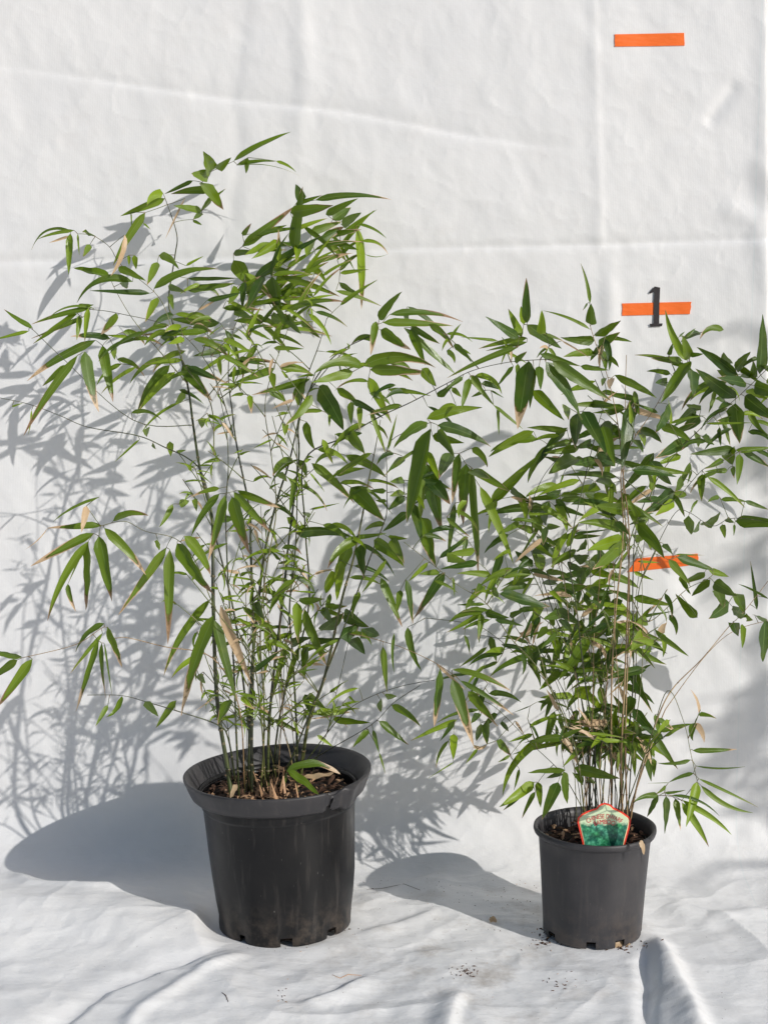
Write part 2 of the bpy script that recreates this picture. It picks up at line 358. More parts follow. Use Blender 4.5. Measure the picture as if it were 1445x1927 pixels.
tag(wall_patch('tape_strip', [(1155, 65), (1286, 62), (1287, 86), (1156, 88)], .0016, M_TAPE, jag=.6), 'orange tape strip alone at the top of the white sheet, no numeral on it', 'tape strip', G)
tag(wall_patch('tape_strip', [(1170, 571), (1300, 568), (1298, 591), (1170, 594)], .0016, M_TAPE, jag=.6), 'orange tape strip crossed by a black painted numeral', 'tape strip', G)
tag(wall_patch('tape_strip', [(1199, 1051), (1313, 1042), (1312, 1063), (1180, 1077)], .0016, M_TAPE, jag=2), 'orange tape strip partly hidden behind the right bamboo', 'tape strip', G)
num = MB()
def num_poly(quads):
    for (a, b, c, d) in quads:
        n = 10; vs = []
        for j in range(n+1):
            v = j/n; l = (a[0]*(1-v)+d[0]*v, a[1]*(1-v)+d[1]*v); r = (b[0]*(1-v)+c[0]*v, b[1]*(1-v)+c[1]*v)
            jl = random.uniform(-.5, .5); vs += [wall_at(l[0]+jl, l[1], .0030), wall_at((l[0]+r[0])/2, (l[1]+r[1])/2, .0030), wall_at(r[0]+jl*.6, r[1], .0030)]
        num.add(vs, [(j*3+i, j*3+i+1, j*3+i+4, j*3+i+3) for j in range(n) for i in range(2)], 0)
num_poly([((1230, 539), (1241, 541), (1239.5, 609), (1229, 609)), ((1220.5, 550.5), (1231, 539), (1230.5, 549), (1222, 552.5)), ((1221.5, 609.2), (1246, 608.5), (1245, 614), (1223, 615.2))])
tag(num.build('painted_numeral', M_INK), 'black stencilled numeral 1 painted across an orange tape strip', 'numeral')

# ------------------------------------------------------------ pots
def lathe(mb, prof, n, mod=None, skip=None, mat=0):
    vs = []
    for j, (r, z) in enumerate(prof):
        for k in range(n):
            a = 2*math.pi*k/n; rr, zz = (r, z)
            if mod: rr, zz = mod(j, a, r, z)
            vs.append((rr*math.cos(a), rr*math.sin(a), zz))
    fs = [(j*n+k, j*n+(k+1) % n, (j+1)*n+(k+1) % n, (j+1)*n+k) for j in range(len(prof)-1) for k in range(n) if not (skip and skip(j, 2*math.pi*(k+.5)/n))]
    mb.add(vs, fs, mat)
def angd(a, b): return abs((a-b+math.pi) % (2*math.pi)-math.pi)
def local_obj(mb, name, mats, parent, smooth=True):
    me = mb.mesh(name); o = link(name, me, mats, None, smooth); o.parent = parent; return o
def scatter_litter(mb, R, z, n, seed, dry=.35, inner=0):
    r_ = random.Random(seed)
    for i in range(n):
        a = r_.uniform(0, 2*math.pi); rr = R*math.sqrt(r_.uniform(inner, 1)); x, y = rr*math.cos(a), rr*math.sin(a)
        L = r_.uniform(.006, .026); W = L*r_.uniform(.12, .5); th = r_.uniform(0, 6.28); k = r_.random()
        m = 1 if k < dry else 0; zz = z+r_.uniform(.001, .010); tl = r_.uniform(-.6, .6)
        dx, dy = math.cos(th), math.sin(th); vs = []
        for s_ in (-1, -.3, .4, 1):
            ww = W*(1-abs(s_)**2*.8); h = zz+s_*L*.5*tl*.6+.003*(1-s_*s_)
            vs += [(x+dx*L*s_*.5-dy*ww*.5, y+dy*L*s_*.5+dx*ww*.5, h), (x+dx*L*s_*.5, y+dy*L*s_*.5, h+W*.25), (x+dx*L*s_*.5+dy*ww*.5, y+dy*L*s_*.5-dx*ww*.5, h)]
        mb.add(vs, [(q*3+p, q*3+p+1, q*3+p+4, q*3+p+3) for q in range(3) for p in range(2)], m)
def soil_mesh(R, z, seed):
    mb = MB(); nr, na = 26, 72; vs = []
    for j in range(nr+1):
        r = R*j/nr
        for k in range(na):
            a = 2*math.pi*k/na; x, y = r*math.cos(a), r*math.sin(a)
            h = float(.020*vnoise(np.array(x), np.array(y), 28, seed, 3)+.004*math.cos(r/R*2)); vs.append((x, y, z+h))
    mb.add(vs, [(j*na+k, j*na+(k+1) % na, (j+1)*na+(k+1) % na, (j+1)*na+k) for j in range(nr) for k in range(na)], 0); return mb
BIG = empty('plant_pot', (-.181, 3.35, .0)); BIG.rotation_euler = (0, math.radians(-2.6), 0)
tag(BIG, 'large black plastic pot with a thick torn rim, left of the two', 'plant pot', 'black plastic plant pots')
bt = [math.radians(a) for a in (-86, -43, -128, 2, 45, 90, 135, 180)]; NB = 240
def bmod(j, a, r, z):
    k = sum(math.exp(-(angd(a, c)/.13)**2) for c in bt) if z < .075 else 0
    fl = max(0, 1-z/.085) if z < .085 else 0
    r2 = r-.006*k*fl
    if z > .02 and z < .24: r2 += .0012*math.sin(a*3+1)+.0007*math.sin(a*7+z*20)
    return r2, z
prof = [(.1205, .000), (.1225, .004), (.123, .016), (.124, .03), (.1275, .06), (.1305, .10), (.1338, .15), (.1365, .20), (.1385, .228), (.1392, .231), (.1412, .233), (.1420, .236), (.1432, .252), (.1440, .262)]
inn = [(r-.0028, z) for r, z in reversed(prof)]
mb = MB(); full = prof+inn; np_ = len(prof)
def notch(j, a):
    w_ = .085 if angd(a, bt[0]) < .2 or angd(a, bt[1]) < .2 else .05
    z = full[min(j+1, len(full)-1)][1]; lo = full[j][1]
    return any(angd(a, c) < w_ for c in bt) and max(z, lo) <= .0165
lathe(mb, full, NB, bmod, notch); mb.add([(0, 0, .012)]+[(.119*math.cos(2*math.pi*k/60), .119*math.sin(2*math.pi*k/60), .012) for k in range(60)], [(0, k+1, (k+1) % 60+1) for k in range(60)], 0)
local_obj(mb, 'pot_wall', M_POTB, BIG)
TA = math.radians(-51)
rprof = [(.1385, .255), (.1440, .2565), (.1490, .2520), (.1520, .2500), (.1575, .2550), (.1620, .2650), (.1665, .2770), (.1700, .2860), (.1703, .2890), (.1688, .2905), (.1660, .2905), (.1625, .2875), (.1560, .2770), (.1470, .2640), (.1405, .2500)]
def rmod(j, a, r, z):
    d = (a-TA+math.pi) % (2*math.pi)-math.pi
    wob = .0012*math.sin(a*2+.5)+.0008*math.sin(a*5)
    if -.10 < d < .18 and 2 <= j <= 10:
        k = math.exp(-((d-.03)/.075)**2); r -= .014*k; z -= .013*k*(1 if j > 5 else .4)
    if .16 < d < .42 and 2 <= j <= 8: z -= .006*math.exp(-((d-.26)/.1)**2); r += .003*math.exp(-((d-.26)/.1)**2)
    return r+wob, z+.0015*math.sin(a*2)
def rskip(j, a):
    d = (a-TA+math.pi) % (2*math.pi)-math.pi
    return (1 <= j <= 4 and -.05-.02*(4-j) < d < .04+.035*(4-j)) or (5 <= j <= 6 and .0 < d < .045)
mb = MB(); lathe(mb, rprof, NB, rmod, rskip); local_obj(mb, 'rim', M_RIM, BIG)
sb = soil_mesh(.1395, .243, 3); local_obj(sb, 'soil', M_SOIL, BIG)
lb = MB(); scatter_litter(lb, .130, .249, 420, 2, .28)
r_ = random.Random(4)
for i in range(30):      # straw-coloured sheath stubs between the canes
    x = r_.gauss(-.025, .035); y = r_.gauss(-.02, .03); L = r_.uniform(.015, .055)
    a = Vector((x, y, .245)); b = a+Vector((r_.uniform(-.4, .4)*L, r_.uniform(-.4, .4)*L, L)); sd = Vector((r_.uniform(-1, 1), r_.uniform(-.4, .4), .1)).normalized()*r_.uniform(.0008, .0026)
    m = (a+b)/2+Vector((0, -.002, 0)); lb.add([a-sd, a+sd, m-sd, m+sd*1.1, b-sd*.2, b+sd*.2], [(0, 1, 3, 2), (2, 3, 5, 4)], 1)
o = local_obj(lb, 'leaf_litter', [M_BARK, M_STRAW], BIG); o['kind'] = 'stuff'

SML = empty('plant_pot', (.3785, 3.31, .0)); SML.rotation_euler = (0, math.radians(.4), math.radians(0))
tag(SML, 'small matt black plastic pot with a thin rim, holding a picture tag', 'plant pot', 'black plastic plant pots')
st_ = [math.radians(a) for a in (-150, -97, -62, -10, 40, 90, 140)]
sprof = [(.0880, .000), (.0895, .003), (.0900, .014), (.0908, .030), (.0935, .075), (.0965, .120), (.0995, .160), (.1015, .183), (.1045, .1855), (.1075, .1875), (.1095, .1900), (.1110, .1945), (.1105, .1985), (.1085, .2000), (.1045, .1985), (.1010, .1900)]
sfull = sprof+[(.0985, .17), (.094, .12), (.0905, .07), (.0880, .03), (.0868, .014), (.086, .003)]
def snotch(j, a):
    hi = max(sfull[j][1], sfull[min(j+1, len(sfull)-1)][1]); return any(angd(a, c) < .10 for c in st_) and hi <= .0145
def smod(j, a, r, z): return r+.0008*math.sin(3*a+1)+.0004*math.sin(8*a), z+(.0012*math.sin(2*a) if z > .17 else 0)
mb = MB(); lathe(mb, sfull, 200, smod, snotch); mb.add([(0, 0, .01)]+[(.086*math.cos(2*math.pi*k/60), .086*math.sin(2*math.pi*k/60), .01) for k in range(60)], [(0, k+1, (k+1) % 60+1) for k in range(60)], 0)
local_obj(mb, 'pot_wall', M_POT, SML)
local_obj(soil_mesh(.0985, .168, 6), 'soil', M_SOIL, SML)
lb = MB(); scatter_litter(lb, .092, .173, 240, 8, .25); o = local_obj(lb, 'leaf_litter', [M_BARK, M_STRAW], SML); o['kind'] = 'stuff'

# ------------------------------------------------------------ bamboo: traced canes, then leaves joined to them by a growing twig network
# cane rows: points (x, y, depth in cm), base radius mm, material
CL = [  # left plant
 ('D', 5.2, [(436,1500,329),(428,1442,330),(409,1317,331),(402,1146,333),(401,1021,336),(398,965,338),(377,884,342),(364,800,346),(353,722,350),(325,605,353),(318,560,354),(330,480,356),(333,440,356),(313,378,357)]),
 ('D', 3.8, [(474,1490,333),(474,1380,334),(477,1190,336),(472,1030,339),(470,960,341),(447,845,345),(438,780,348),(430,700,350),(440,620,353),(470,560,355)]),
 ('D', 4.0, [(468,1500,335),(473,1286,336),(487,1130,337),(500,1031,338),(524,934,340),(543,875,342),(560,800,345),(575,720,348),(600,650,350),(615,600,352)]),
 ('D', 3.6, [(504,1500,336),(506,1380,336),(515,1270,337),(534,1115,338),(543,1024,339),(562,869,341),(562,800,343),(580,740,343),(610,690,344),(650,655,345),(700,630,345),(712,610,345)]),
 ('D', 3.0, [(556,1470,340),(559,1395,340),(552,1250,339),(545,1146,338),(555,1050,337),(559,960,336),(559,875,336),(560,800,336),(585,745,336)]),
 ('G', 4.2, [(566,1460,338),(580,1364,337),(612,1270,336),(643,1130,335),(665,1052,334),(682,970,333),(697,888,333),(705,850,333),(716,790,333)]),
 ('D', 2.6, [(450,1500,331),(445,1380,331),(440,1250,331),(430,1100,331),(425,960,332),(430,880,333),(425,800,335),(403,700,337),(390,620,339)]),
 ('G', 2.2, [(490,1500,334),(498,1350,334),(490,1200,334),(500,1080,335),(520,960,336),(510,850,338),(500,750,340),(540,625,345),(570,560,352),(600,500,357)]),
 ('D', 2.6, [(480,1480,337),(460,1300,338),(440,1150,339),(404,1000,341),(392,930,342),(377,884,343),(350,860,345)]+[(313,843,346),(260,820,345),(167,804,343),(113,782,341),(53,760,339),(-20,745,337)]),
 ('D', 2.4, [(510,1490,338),(530,1330,338),(580,1150,338),(575,1000,337),(573,867,335),(647,823,333),(717,783,331),(773,757,329),(840,722,327),(890,697,325),(961,681,323),(1035,676,321)]),
 ('G', 1.8, [(500,1490,333),(490,1330,329),(470,1230,325),(408,1150,321),(370,1060,318),(333,1015,316),(275,1000,315),(235,981,314),(190,990,313)]),
 ('D', 2.2, [(443,1470,329),(430,1390,327),(410,1364,325),(340,1340,323),(283,1323,322),(230,1309,321),(165,1308,320)]),
 ('T', 1.6, [(460,1480,331),(450,1330,327),(400,1238,323),(310,1217,320),(240,1200,318),(213,1200,317),(197,1180,316),(143,1213,315),(42,1238,314)]),
 ('D', 2.2, [(520,1490,335),(560,1400,333),(640,1200,331),(700,1040,330),(720,990,329),(728,960,328),(728,890,327),(735,830,326),(810,795,324)]),
 ('D', 1.5, [(565,1450,337),(600,1400,334),(650,1340,332),(700,1310,330),(760,1290,328),(817,1280,326)]),
 ('T', 1.4, [(612,1270,336),(640,1200,333),(672,1195,331),(730,1210,328),(765,1222,326),(820,1248,324),(860,1275,322)]),
 ('D', 1.4, [(570,1440,338),(620,1410,335),(700,1363,330),(740,1323,328),(790,1290,326)]),
 ('G', 1.5, [(403,855,340),(397,760,343),(350,690,346),(330,640,347),(300,560,348),(230,500,348),(207,465,348),(180,445,348)]),
 ('G', 1.4, [(353,722,349),(300,660,351),(250,600,352),(215,540,353),(209,520,353)]),
 ('D', 1.3, [(440,820,342),(400,700,340),(330,620,338),(225,590,336),(170,582,335)]),
 ('D', 1.2, [(364,800,344),(250,790,340),(112,668,336),(62,620,333),(55,622,333)]),
]
CR = [  # right plant
 ('T', 2.4, [(1172,1545,329),(1168,1440,329),(1174,1300,330),(1180,1150,331),(1183,1000,332),(1172,900,333),(1165,820,333),(1155,760,333),(1140,700,333),(1118,640,333),(1108,605,333)]),
 ('T', 2.0, [(1180,1545,331),(1176,1400,331),(1180,1250,332),(1184,1100,333),(1176,980,333),(1172,900,334),(1180,820,334),(1176,760,334),(1178,668,334)]),
 ('T', 2.2, [(1185,1545,329),(1200,1470,328),(1230,1370,333),(1262,1300,338),(1320,1240,344),(1370,1180,349),(1400,1150,352),(1470,1060,357)]),
 ('T', 1.8, [(1182,1530,332),(1215,1430,331),(1245,1350,337),(1262,1320,340),(1330,1230,347),(1385,1185,352),(1460,1165,356)]),
 ('D', 2.2, [(1108,1545,331),(1105,1400,334),(1080,1250,338),(1040,1150,342),(1010,1050,345),(1000,960,346),(1020,900,346),(1060,850,345)]),
 ('D', 2.2, [(1120,1545,332),(1118,1400,332),(1100,1280,332),(1085,1150,332),(1072,1040,332),(1100,900,333),(1125,800,333),(1140,740,334),(1128,690,334)]),
 ('G', 1.8, [(1130,1545,330),(1140,1380,336),(1130,1240,342),(1105,1130,347),(1060,1060,350),(1020,1020,351)]),
 ('G', 1.8, [(1100,1540,329),(1080,1400,327),(1020,1270,325),(960,1200,323),(916,1137,321),(860,1100,320),(820,1067,319),(760,1020,318)]),
 ('T', 2.0, [(1150,1545,330),(1150,1300,330),(1158,1150,331),(1172,1000,332),(1168,890,333),(1190,830,333),(1230,770,333),(1270,700,333),(1296,680,333)]),
 ('G', 1.6, [(1165,1545,331),(1185,1420,331),(1206,1280,331),(1208,1150,331),(1206,1045,331)]),
 ('D', 1.8, [(1160,1545,332),(1190,1300,336),(1190,1100,342),(1200,980,346),(1250,880,350),(1320,804,353),(1383,751,354),(1440,697,354),(1500,640,353)]),
 ('D', 1.4, [(1180,1545,332),(1195,1300,338),(1200,1120,345),(1230,1040,350),(1270,965,354),(1297,965,355),(1340,990,356),(1380,975,356),(1470,985,356)]),
 ('G', 1.4, [(1170,1540,328),(1220,1400,326),(1255,1300,324),(1285,1356,321),(1300,1422,319),(1311,1469,317)]),
 ('T', 1.4, [(1186,1540,329),(1192,1510,326),(1220,1500,324),(1245,1497,322),(1270,1500,320),(1282,1507,319)]),
 ('D', 1.3, [(1150,1540,331),(1150,1420,328),(1120,1390,326),(1060,1390,324),(1060,1440,323)]),
 ('D', 1.2, [(1120,1540,331),(1090,1420,335),(1040,1300,339),(970,1230,342),(905,1180,344),(862,1170,345),(800,1163,346)]),
 ('D', 1.2, [(1130,1540,332),(1080,1350,338),(1010,1220,345),(930,1200,349),(900,1195,350)]),
 ('G', 1.2, [(1105,1540,330),(1060,1460,334),(1000,1400,339),(930,1330,343),(880,1310,345)]),
 ('G', 1.3, [(1190,1130,332),(1220,1170,338),(1290,1110,346),(1330,1090,350),(1340,1075,351),(1310,1055,352)]),
 ('D', 1.3, [(1172,900,333),(1250,950,342),(1320,885,349),(1345,875,352),(1390,850,354)]),
]
# more thin canes in the right-hand clump
rr = random.Random(21)
for i in range(20):
    bx = rr.uniform(1085, 1195); tx = bx+rr.gauss(-10, 70); ty = rr.uniform(860, 1230)
    if tx > 1230: tx = 1230
    back = rr.uniform(-2, 26)
    pts = []
    for k in range(7):
        u = k/6; pts.append((bx+(tx-bx)*u**1.5+rr.uniform(-5, 5), 1545+(ty-1545)*u, 331+back*u+rr.uniform(-1, 1)))
    CR.append((rr.choice('TGDT'), rr.uniform(.9, 1.5), pts))
for i in range(11):
    bx = rr.uniform(430, 580); tx = bx+rr.gauss(0, 45); ty = rr.uniform(850, 1250); pts = []
    for k in range(7):
        u = k/6; pts.append((bx+(tx-bx)*u+rr.uniform(-4, 4), 1495+(ty-1495)*u, 336+rr.uniform(-3, 3)+rr.uniform(-5, 5)*u))
    CL.append((rr.choice('GDGT'), rr.uniform(.8, 1.4), pts))

KEEP_CLEAR = lambda x, y: 1185 < x < 1330 and 990 < y < 1085
TILES = {
(0,240,2.998): """1225 235 1305 170 40;1190 250 1150 135 75;1180 275 1080 260 70;1140 310 1262 465 75 b;1210 400 1275 345 18;1200 400 1130 480 35;1090 300 930 375 28;1190 355 965 375 48 10;1140 470 980 440 45;1140 480 1090 520 35;930 400 680 500 45;920 370 830 440 50 20 l;1090 520 1140 550 20;820 480 640 780 45 10;705 605 625 840 30 -20 d;740 480 745 580 8;810 540 850 575 12;1045 400 935 625 14 d;530 610 465 590 45 10;400 580 180 690 14 60;420 580 215 630 22 10;390 610 280 650 15 d;400 600 390 830 45 l;440 600 450 720 12;510 660 470 730 35 l;620 840 415 790 50;750 870 435 990 45 70;850 935 510 920 35 k;670 790 830 870 45;900 720 1010 800 45 20 l;760 720 770 800 35 l;730 720 730 780 20 l;890 760 830 890 50 l;1050 780 1150 725 18 l;870 910 1240 800 50 40;950 895 1050 930 40;700 870 720 910 50;890 960 820 1100 50 l;960 940 980 1030 35 l;1060 850 1340 850 25 k;1060 920 1330 880 50;1170 975 1370 930 30 k;1120 1030 1240 960 14 d;185 1130 25 1025 30 -5 b;165 1148 -40 1200 22 l;530 1020 270 1080 14 40;510 1020 180 1110 35 10;440 1050 190 1220 40;470 1070 180 1190 25 b;500 1020 480 1210 35 l;450 1060 435 1200 30;440 1010 530 1000 30 l;655 1045 570 1170 45 -5 b;620 1190 400 1180 45 10 kb;540 1200 155 1430 50 20 b;440 1285 135 1740 50 15 b;380 1340 240 1460 40 l;480 1265 560 1605 70 -10 b;580 1230 640 1550 65 b;640 1230 650 1310 40 l;720 1180 600 1170 20 l;1240 1100 960 1080 60;1180 1150 790 1170 40 b;1040 1190 950 1220 40 l;1300 1240 1090 1290 50;1270 1140 1350 1390 35 20;1030 1310 800 1340 30 l;960 1340 775 1620 50 30;990 1380 786 1600 50 15 l;1030 1340 1200 1545 75 b;1060 1350 1280 1440 45 b;1230 1300 1250 1400 30 l;1350 1300 1440 1310 25;1290 1400 1445 1370 40""",
(440,240,2.998): """0 190 325 24 42 10;80 170 70 260 35 l;20 210 240 190 28 5;240 190 350 250 18 10 l;20 215 375 275 5 30;390 420 350 320 60;340 690 390 330 75;50 670 350 440 50 b;350 430 500 380 25 b;320 480 560 440 70;460 410 890 408 40 25 b;520 490 700 400 45;560 520 660 450 70;610 550 720 480 60;430 590 610 530 50;50 610 100 540 30 b;60 650 300 550 50;100 600 400 560 30;110 860 500 610 60 10 k;490 620 620 560 50 kb;560 610 720 575 40 b;700 545 860 625 20 15;720 640 870 715 22 30 lb;740 715 865 715 6 -15;690 560 720 1025 55 10 lb;510 640 635 755 45 10;550 640 700 690 45;440 640 410 730 60 l;410 780 520 880 40 20 l;370 640 350 760 50 l;210 650 60 720 50 l;0 710 130 700 40;120 700 300 690 25 b;260 640 100 740 50 l;270 840 600 955 40 10 b;220 840 265 1085 80 5;170 840 70 1030 65 k;110 870 110 1060 65;60 870 50 1030 40 kb;0 750 100 900 90;20 900 -30 1000 50;360 900 440 1000 45 l;400 900 450 960 35 l;290 1040 635 985 35 35 b;420 1050 550 1225 30 20 l;460 1040 640 1125 25 15;380 1090 490 1190 40;300 1060 380 1165 45;300 1110 240 1000 40;180 1080 0 1090 60;0 1030 110 1080 50;210 1060 300 1110 50;100 1150 210 1200 25;280 930 320 1010 50 b;820 1085 950 925 55 5;800 1095 772 1285 45 b;880 1055 1290 1095 40 30 b;840 1100 1240 1120 50 5;830 1140 1000 1255 60 b;970 1030 970 1110 35;960 1130 1255 1395 50;1000 1130 1080 1340 55;980 1010 1230 1240 30 25 b;1000 1120 1160 1220 40;1100 1110 1240 1250 35 20 b;1200 1260 1245 1330 30 15 l;1240 1225 1340 1325 30 10;730 1345 1140 1355 70 60 b;770 1365 1120 1390 60 10 b;730 1350 450 1390 65 40;265 1360 440 1390 55 15;230 1360 0 1440 45;210 1380 230 1480 40;30 1310 190 1340 25;1060 1360 1140 1460 60""",
(0,722,2.998): """790 315 650 440 15 l;830 250 830 300 45 l;960 325 965 410 40 l;1140 190 1140 250 45 l;860 340 880 370 20;1000 385 1050 375 20 l;1050 50 990 120 45 l;180 150 160 290 12 -5 l;70 130 130 110 12 l;575 800 270 815 40 b;270 815 145 935 6 -10 d;560 640 300 780 18 20;490 690 460 840 40 d;640 775 840 745 45 25 b;530 845 175 1030 55 5 b;500 890 270 1340 50 30 b;470 940 385 1130 12;385 1130 430 1285 35 -5 b;500 900 485 1285 55 -10 b;560 860 635 1230 80 5 b;590 815 825 1080 60 15 b;940 925 665 1310 50 b;890 880 900 940 35 l;960 935 948 1475 65 b;1000 900 1215 1195 80 -5 bf;1040 860 1190 1080 64 15 bf;1240 590 1080 640 30 10 b;1240 620 1080 860 45 15;1270 630 1175 1000 54 bf;1310 640 1410 960 80 bf;1340 600 1580 700 50 b;1320 610 1530 840 55 b;1240 760 1330 760 45;975 680 900 810 35 -5 l;1010 680 1070 660 50 l;1100 650 1110 720 35 l""",
(0,1120,2.998): """1190 20 925 455 50 35 b;1210 110 1025 680 78 20 bf;1210 140 1335 600 58 f;1245 60 1420 500 66 df;590 160 430 320 35 25;580 215 400 440 25 5;560 260 430 660 40 b;575 270 600 580 28 -5 b;590 270 635 570 12;610 180 690 410 50 10 b;125 350 -60 310 45;100 365 -60 480 50;185 360 -20 640 60 b;610 620 540 740 30 l;690 570 600 690 35 -20;820 600 895 685 45;995 595 880 750 45;1300 590 1230 730 60;1250 610 1180 660 25;1120 450 1160 500 40 l;1360 570 1430 640 35 l""",
(440,700,2.998): """670 0 440 60 60;430 40 100 130 40 b;200 110 315 180 30;90 130 100 235 35 lb;380 60 370 190 75;480 80 620 330 110 10 k;440 130 290 300 50 -10;290 290 290 360 40 l;580 95 740 210 40 10 b;660 170 665 300 40;710 190 710 330 35;660 340 740 460 70;410 280 460 440 50 -15;500 380 560 520 35 l;540 240 540 310 20 l;570 580 740 545 40 10 l;440 515 680 740 55 15 b;660 650 850 840 100 5;630 470 860 595 60 20;760 30 890 290 60 lb;870 100 1110 135 30 10;1150 140 1250 50 35;770 215 860 470 30;870 440 920 240 18 l;330 490 220 590 50 20 b;250 570 300 620 40;370 495 410 600 40 10;110 620 220 600 20 20 l;350 590 315 800 35;400 790 430 820 35;430 775 595 740 14 l;350 910 680 935 60 30;680 935 860 910 30;300 820 390 900 45 lb;700 940 530 1110 60 25 b;660 960 560 1190 70;720 970 740 1170 60;790 950 960 1100 75 15;870 930 980 940 30;890 940 960 1080 60;860 1060 720 1250 30;1060 820 1140 1100 85;1010 740 1060 960 60 k;1090 265 1400 200 60 15;1150 300 1450 422 60 20;1090 285 900 430 55 15;1110 320 975 850 95;1150 330 1245 480 55 10;1120 360 1300 400 50;1090 450 1155 610 45 5 l;1220 460 1155 600 70 b;1050 540 1055 830 50;1090 520 1175 900 90 kb;1110 620 1220 745 80 kb;1270 460 1230 740 50 b;1310 520 1290 870 65 b;1340 540 1380 1160 45 5 b;1245 740 1205 1050 35;1340 430 1430 540 40 20;1330 560 1445 600 50;960 480 870 560 45;960 610 880 620 45;960 680 880 700 45;860 670 760 665 30;860 730 800 725 25;960 700 870 780 50 k;980 790 840 900 50 k;1200 820 1330 930 25 b;1160 1050 1320 930 30;1190 1130 1010 1400 50 b;1160 1130 1045 1140 35;830 1160 950 1440 50 b;970 1170 1010 1420 40 b;940 1230 920 1360 40;710 1240 670 1390 35 10;550 1120 520 1250 65 l;545 1250 510 1400 30 b;600 1060 580 1290 60 l;370 1290 510 1280 50;520 1310 640 1320 40 b;355 1300 365 1530 60 lb;400 1340 525 1660 65 -5 b;500 1330 560 1420 50;340 1170 200 1370 45 25;350 1160 460 1260 30 25;120 1300 180 1400 60""",
(440,1120,2.998): """300 250 200 640 35;370 290 275 600 35 5 b;410 270 395 480 50;320 275 440 240 50 k;440 260 620 240 40 k;600 240 720 150 80 k;660 250 740 335 70 k;720 190 820 230 90 k;620 100 760 180 80 k;500 200 620 100 80 k;110 435 280 300 35 kb;420 560 520 640 50 l;400 560 450 690 40;460 660 660 660 50 lb;560 700 780 720 45;230 700 400 790 30 b;470 790 560 855 25 l;180 190 200 330 30 l;540 550 620 490 20;650 570 690 610 15 l;840 290 865 550 40;905 215 905 440 20 -10;980 180 1060 430 45 -15;855 570 920 570 40;825 590 830 660 40;890 620 1055 745 45 15;820 710 985 845 40 -5;760 760 670 860 35;785 760 820 890 25;820 890 855 1010 12;290 1000 290 1070 30""",
(760,1180,3.97): """240 270 460 470 25 d;265 310 225 750 65 b;360 390 520 890 95 b;520 880 620 880 35 -20 d;360 320 800 480 50 30 b;420 400 820 660 40 15 b;480 480 700 740 70 5 b;830 700 900 810 20 d;560 620 240 720 30 30;400 690 50 850 45 10 l;380 700 270 850 35;370 800 370 990 60 l;330 850 240 1050 30 20;620 700 620 880 60;570 720 540 850 60 k;700 650 590 740 50 k;560 640 500 720 50 k;730 700 780 780 40 k;690 850 800 960 60 5 b;790 960 700 1010 25;1100 800 735 1260 70 90;1190 830 930 870 60 20;1190 800 1330 800 8 d;1210 810 1190 930 25 d;550 910 460 1020 25 l;370 1010 180 1130 10 l;970 1160 710 1345 80 l;960 1180 740 1370 40 k;1000 1160 1020 1350 55 l;980 1230 880 1430 35 5;1150 1160 1030 1440 80;1190 1080 1220 1320 70 -5;1200 1070 920 1090 50 10;860 1060 820 1220 25;1180 1080 1060 1130 50;1120 80 1160 250 55 l;1380 70 1150 400 80 -10;1160 330 1010 470 60;1280 310 1370 350 45 k;940 220 640 370 45 30;700 260 530 330 30;640 70 690 260 55;620 150 410 300 30;450 60 490 210 25 10;560 0 560 120 25;980 210 1110 270 45;840 170 960 210 30;1110 530 1020 630 40 20;940 590 810 640 8;1200 880 1260 960 60;1300 900 1330 950 50;1150 650 1190 780 50;1290 620 1260 760 45""",
(840,480,3.97): """600 510 595 170 65 kb;560 610 460 400 60 l;575 520 555 380 50 l;710 590 710 410 65 l;540 620 290 460 65;380 640 105 612 22 l;600 620 240 700 45 10;600 650 290 715 30;530 690 0 920 45 20;600 520 860 700 80;740 590 870 640 25 b;860 640 1070 770 12 5 d;1070 555 720 415 25 20;1080 520 1080 360 70;1070 360 1000 60 28 10;1050 360 1015 415 15;1110 605 1300 490 65 5;1135 680 1295 575 75;1100 640 850 615 65;1115 740 870 760 65 10;1150 690 1190 860 60;1200 760 1285 840 40 10;610 790 530 1300 130 b;650 840 620 1150 50 k;480 700 485 800 20 d;510 800 600 720 45;530 810 530 940 35 l;500 830 370 990 30;740 800 1010 1230 100 15 k;690 830 700 1010 60;700 740 1000 830 50;790 790 1230 1090 90;1000 830 1210 860 40;830 800 960 960 60 k;650 1010 880 1235 80;880 1120 910 1230 60;980 1180 960 1440 90 k;1080 1390 960 1445 60 k;900 1310 600 1290 50 10;840 1350 630 1400 35 20 l;920 1390 740 1445 50;170 920 110 1150 55;180 900 360 1130 40 -5 l;190 900 270 1020 60;380 1140 390 1350 22;350 1120 570 1300 30;260 960 410 1010 45 10;330 1010 425 1065 15;290 1010 185 1060 30;60 660 195 800 35;120 910 0 1000 40;40 990 110 1060 40;1230 920 1215 1000 45 d;1180 920 1160 980 35;1390 1090 1230 1020 12;1070 1110 1260 1120 60;1410 1020 1420 1200 30;1370 1130 1310 1445 90 k;1030 1200 1150 1420 110 k;1180 1240 1230 1445 90;1220 1270 1310 1340 60 k;1330 1150 1080 1180 35""",
